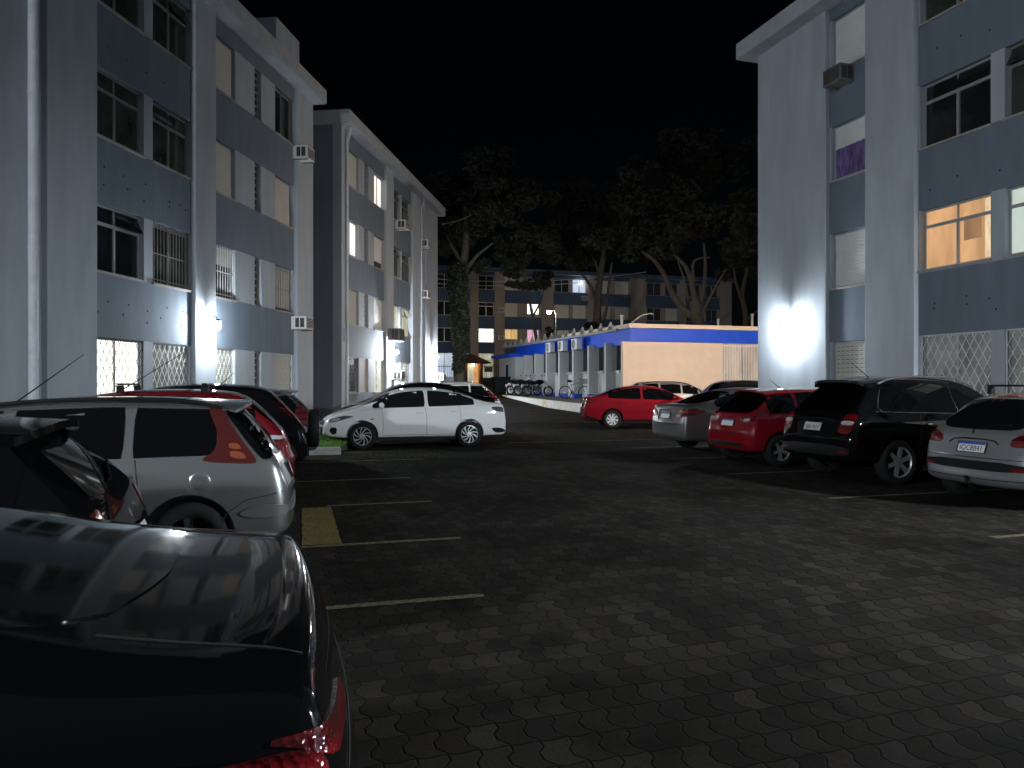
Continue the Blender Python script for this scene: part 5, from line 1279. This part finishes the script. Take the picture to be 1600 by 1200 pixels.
# ================================================================ motorcycles and bicycle
def moto(loc, ang, label, tank, z):
    t = thing("motorcycle", label, "motorcycle", (loc[0], loc[1], z), R(ang), "motorcycles on the raised pavement")
    for x in (0, 1.30):
        w = MB(); K = 28; w.tube([(.255*math.cos(2*math.pi*k/K) , 0, .31 + .255*math.sin(2*math.pi*k/K)) for k in range(K)], .052, 8, closed=True)
        wo = w.build("wheel", M['tyre'], t, smooth=True); wo.location.x = x
        rm = MB(); rm.tube([(.205*math.cos(2*math.pi*k/K), 0, .31 + .205*math.sin(2*math.pi*k/K)) for k in range(K)], .018, 6, closed=True)
        for k in range(6): a = k*1.047; rm.tube([(0, 0, .31), (.205*math.cos(a), 0, .31 + .205*math.sin(a))], .016, 5)
        rm.lathe([(0, -.05), (.06, -.045), (.06, .045), (0, .05)], (0, 0, .31), 'y', 14); rm.build("rim", M['alloy'], wo, smooth=True)
    f = MB(); f.tube([(0, .09, .31), (.45, .08, .40), (.75, .05, .45)], .022); f.tube([(0, -.09, .31), (.45, -.08, .40), (.75, -.05, .45)], .022)
    f.tube([(.45, 0, .42), (.40, 0, .74), (1.02, 0, .86), (.85, 0, .45), (.45, 0, .42)], .022); f.tube([(.40, .05, .70), (-.12, .06, .80)], .018); f.tube([(.40, -.05, .70), (-.12, -.06, .80)], .018)
    f.tube([(0, .11, .33), (.18, .10, .72)], .028); f.tube([(0, -.11, .33), (.18, -.10, .72)], .028); f.build("frame", M['iron_dark'], t, smooth=True)
    e = MB(); e.box(.50, .88, -.13, .13, .30, .56); e.lathe([(0, -.19), (.11, -.17), (.11, .17), (0, .19)], (.66, 0, .38), 'y', 14); e.tube([(.80, .10, .62), (.72, .10, .80)], .08, 10); e.build("engine", M['alloy_dark'], t, bevel=.02)
    x = MB(); x.tube([(.85, -.12, .50), (.72, -.17, .27), (.40, -.18, .26), (-.15, -.19, .38)], [.022, .025, .03, .05], 10); x.build("exhaust", M['chrome'], t, smooth=True)
    k = MB(); k.ball((.78, 0, .86), .28, .15, .14); k.build("fuel_tank", M[tank], t, smooth=True)
    s = MB(); s.tube([(.60, 0, .80), (.35, 0, .79), (.05, 0, .84), (-.22, 0, .90)], [.09, .12, .11, .05], 10); s.build("seat", M['trim'], t, smooth=True)
    fk = MB()
    for q in (.09, -.09): fk.tube([(1.30, q, .31), (1.10, q, .80), (1.04, q, .95)], .024)
    fk.tube([(1.02, 0, .96), (1.02, .18, 1.02), (.90, .36, 1.02)], .014); fk.tube([(1.02, 0, .96), (1.02, -.18, 1.02), (.90, -.36, 1.02)], .014); fk.build("fork", M['alloy'], t, smooth=True)
    g = MB()
    for q in (1, -1): g.tube([(.98, q*.26, 1.02), (.98, q*.30, 1.22)], .006, 5); g.ball((.98, q*.33, 1.24), .02, .065, .045)
    g.build("mirror", M['trim'], t, smooth=True)
    h = MB(); h.ball((1.14, 0, .86), .09, .10, .10); h.build("headlight", M['clear_lamp'], t, smooth=True)
    mg = MB()
    for x0, r0, a0, a1 in ((0, .34, .5, 2.6), (1.30, .345, .9, 2.5)):
        P = [(x0 + r0*math.cos(lerp(a0, a1, k/8)), .31 + r0*math.sin(lerp(a0, a1, k/8))) for k in range(9)]
        for (ax, az), (bx_, bz) in zip(P, P[1:]): mg.add([(ax, -.07, az), (ax, .07, az), (bx_, .07, bz), (bx_, -.07, bz), (ax, -.07, az + .01), (ax, .07, az + .01), (bx_, .07, bz + .01), (bx_, -.07, bz + .01)], [(0,1,2,3),(7,6,5,4),(0,4,5,1),(1,5,6,2),(2,6,7,3),(3,7,4,0)])
    mg.build("mudguard", M[tank], t); b = MB(); b.box(-.27, -.23, -.08, .08, .70, .78); b.build("tail_light", M['red_lamp'], t); b = MB(); b.box(-.31, -.30, -.09, .09, .52, .68); b.build("licence_plate", M['plate_grey'], t)
    return t
def pz(y): return .66 + (y - 32.6) * .0122
moto((-.10, 48.2), 32, "motorcycle nearest the black waste container", 'p_black', pz(48.2))
moto((.38, 46.9), 25, "motorcycle in the middle of the three on the pavement", 'p_silver', pz(46.9))
moto((.88, 45.3), 12, "motorcycle nearest the bicycle, with tall mirrors", 'p_black', pz(45.3))
t = thing("covered_motorcycle", "motorcycle under a pale grey cover behind the other motorcycles", "motorcycle", (.2, 49.3, pz(49.3)), R(20)); m = MB(); rows = []
for k in range(13):
    x = -.5 + 2.0*k/12; hh = .72 + .42*math.exp(-((x-.95)/.22)**2) + .10*math.exp(-((x+.2)/.3)**2) - .25*max(0, x-1.2); ww = .30 + .05*math.sin(k*2.2) + .22*math.exp(-((x-.95)/.25)**2)
    rows.append([(x, -ww*1.15, .06), (x, -ww, .35), (x, -ww*.62, hh*.82), (x, 0, hh), (x, ww*.62, hh*.82), (x, ww, .35), (x, ww*1.15, .06)])
for a, b in zip(rows, rows[1:]): m.add(a + b, [(i, i+1, 8+i, 7+i) for i in range(6)])
m.add(rows[0], [tuple(range(7))]); m.add(rows[-1], [tuple(range(7))]); m.build("cover", M['curtain'], t, smooth=True, angle=70)

t = thing("bicycle", "bicycle with black front basket leaning by the pale fins", "bicycle", (2.84, 41.0, pz(41.0) + .0), R(2))
for x in (0, 1.04):
    K = 40; w = MB(); w.tube([(.32*math.cos(2*math.pi*k/K), 0, .345 + .32*math.sin(2*math.pi*k/K)) for k in range(K)], .026, 6, closed=True); wo = w.build("wheel", M['tyre'], t, smooth=True); wo.location.x = x
    s = MB()
    for k in range(18): a = k*math.pi/9; s.tube([(0, .02*(1 if k % 2 else -1), .345), (.30*math.cos(a), 0, .345 + .30*math.sin(a))], .0025, 4)
    s.lathe([(0, -.04), (.022, -.04), (.022, .04), (0, .04)], (0, 0, .345), 'y', 10); s.build("spokes", M['alloy'], wo)
f = MB(); f.tube([(.42, 0, .30), (.30, 0, .82)], .018); f.tube([(.33, 0, .74), (.86, 0, .86)], .02); f.tube([(.42, 0, .30), (.88, 0, .80)], .022); f.tube([(.84, 0, .93), (.90, 0, .75)], .022)
for q in (.05, -.05): f.tube([(0, q, .345), (.42, q*.8, .30)], .012); f.tube([(0, q, .345), (.32, q*.6, .76)], .011); f.tube([(.89, q*1.1, .76), (.95, q*1.1, .60), (1.04, q*1.1, .345)], .014)
f.build("frame", grime("green_bike_frame", (.20, .25, .17), .4, .2), t, smooth=True)
m = MB(); m.tube([(.30, 0, .82), (.285, 0, .92)], .014); m.tube([(.12, 0, .945), (.24, 0, .95), (.40, 0, .935)], [.07, .065, .02], 8); m.build("saddle", M['trim'], t, smooth=True)
m = MB(); m.tube([(.84, 0, .93), (.83, 0, 1.03), (.86, .14, 1.06), (.74, .28, 1.05)], .013); m.tube([(.83, 0, 1.03), (.86, -.14, 1.06), (.74, -.28, 1.05)], .013); m.build("handlebar", M['trim'], t, smooth=True)
m = MB(); m.lathe([(0, -.01), (.09, -.008), (.09, .008), (0, .01)], (.42, 0, .30), 'y', 18); m.tube([(.42, .03, .30), (.50, .07, .16)], .012); m.tube([(.42, -.03, .30), (.34, -.07, .44)], .012); m.box(.46, .54, .06, .14, .14, .165); m.box(.30, .38, -.14, -.06, .43, .455); m.build("crank", M['lamp_metal'], t)
m = MB(); bx0, bx1, bz0, bz1, by = .93, 1.20, .80, 1.04, .17
for k in range(9): x = lerp(bx0, bx1, k/8); m.tube([(x, -by, bz1), (x, -by*.85, bz0), (x, by*.85, bz0), (x, by, bz1)], .006, 4)
for k in range(6):
    z = lerp(bz0, bz1, k/5); m.tube([(bx0, -by, z), (bx1, -by, z), (bx1, by, z), (bx0, by, z)], .007, 4, closed=True)
m.build("basket", M['iron_dark'], t)
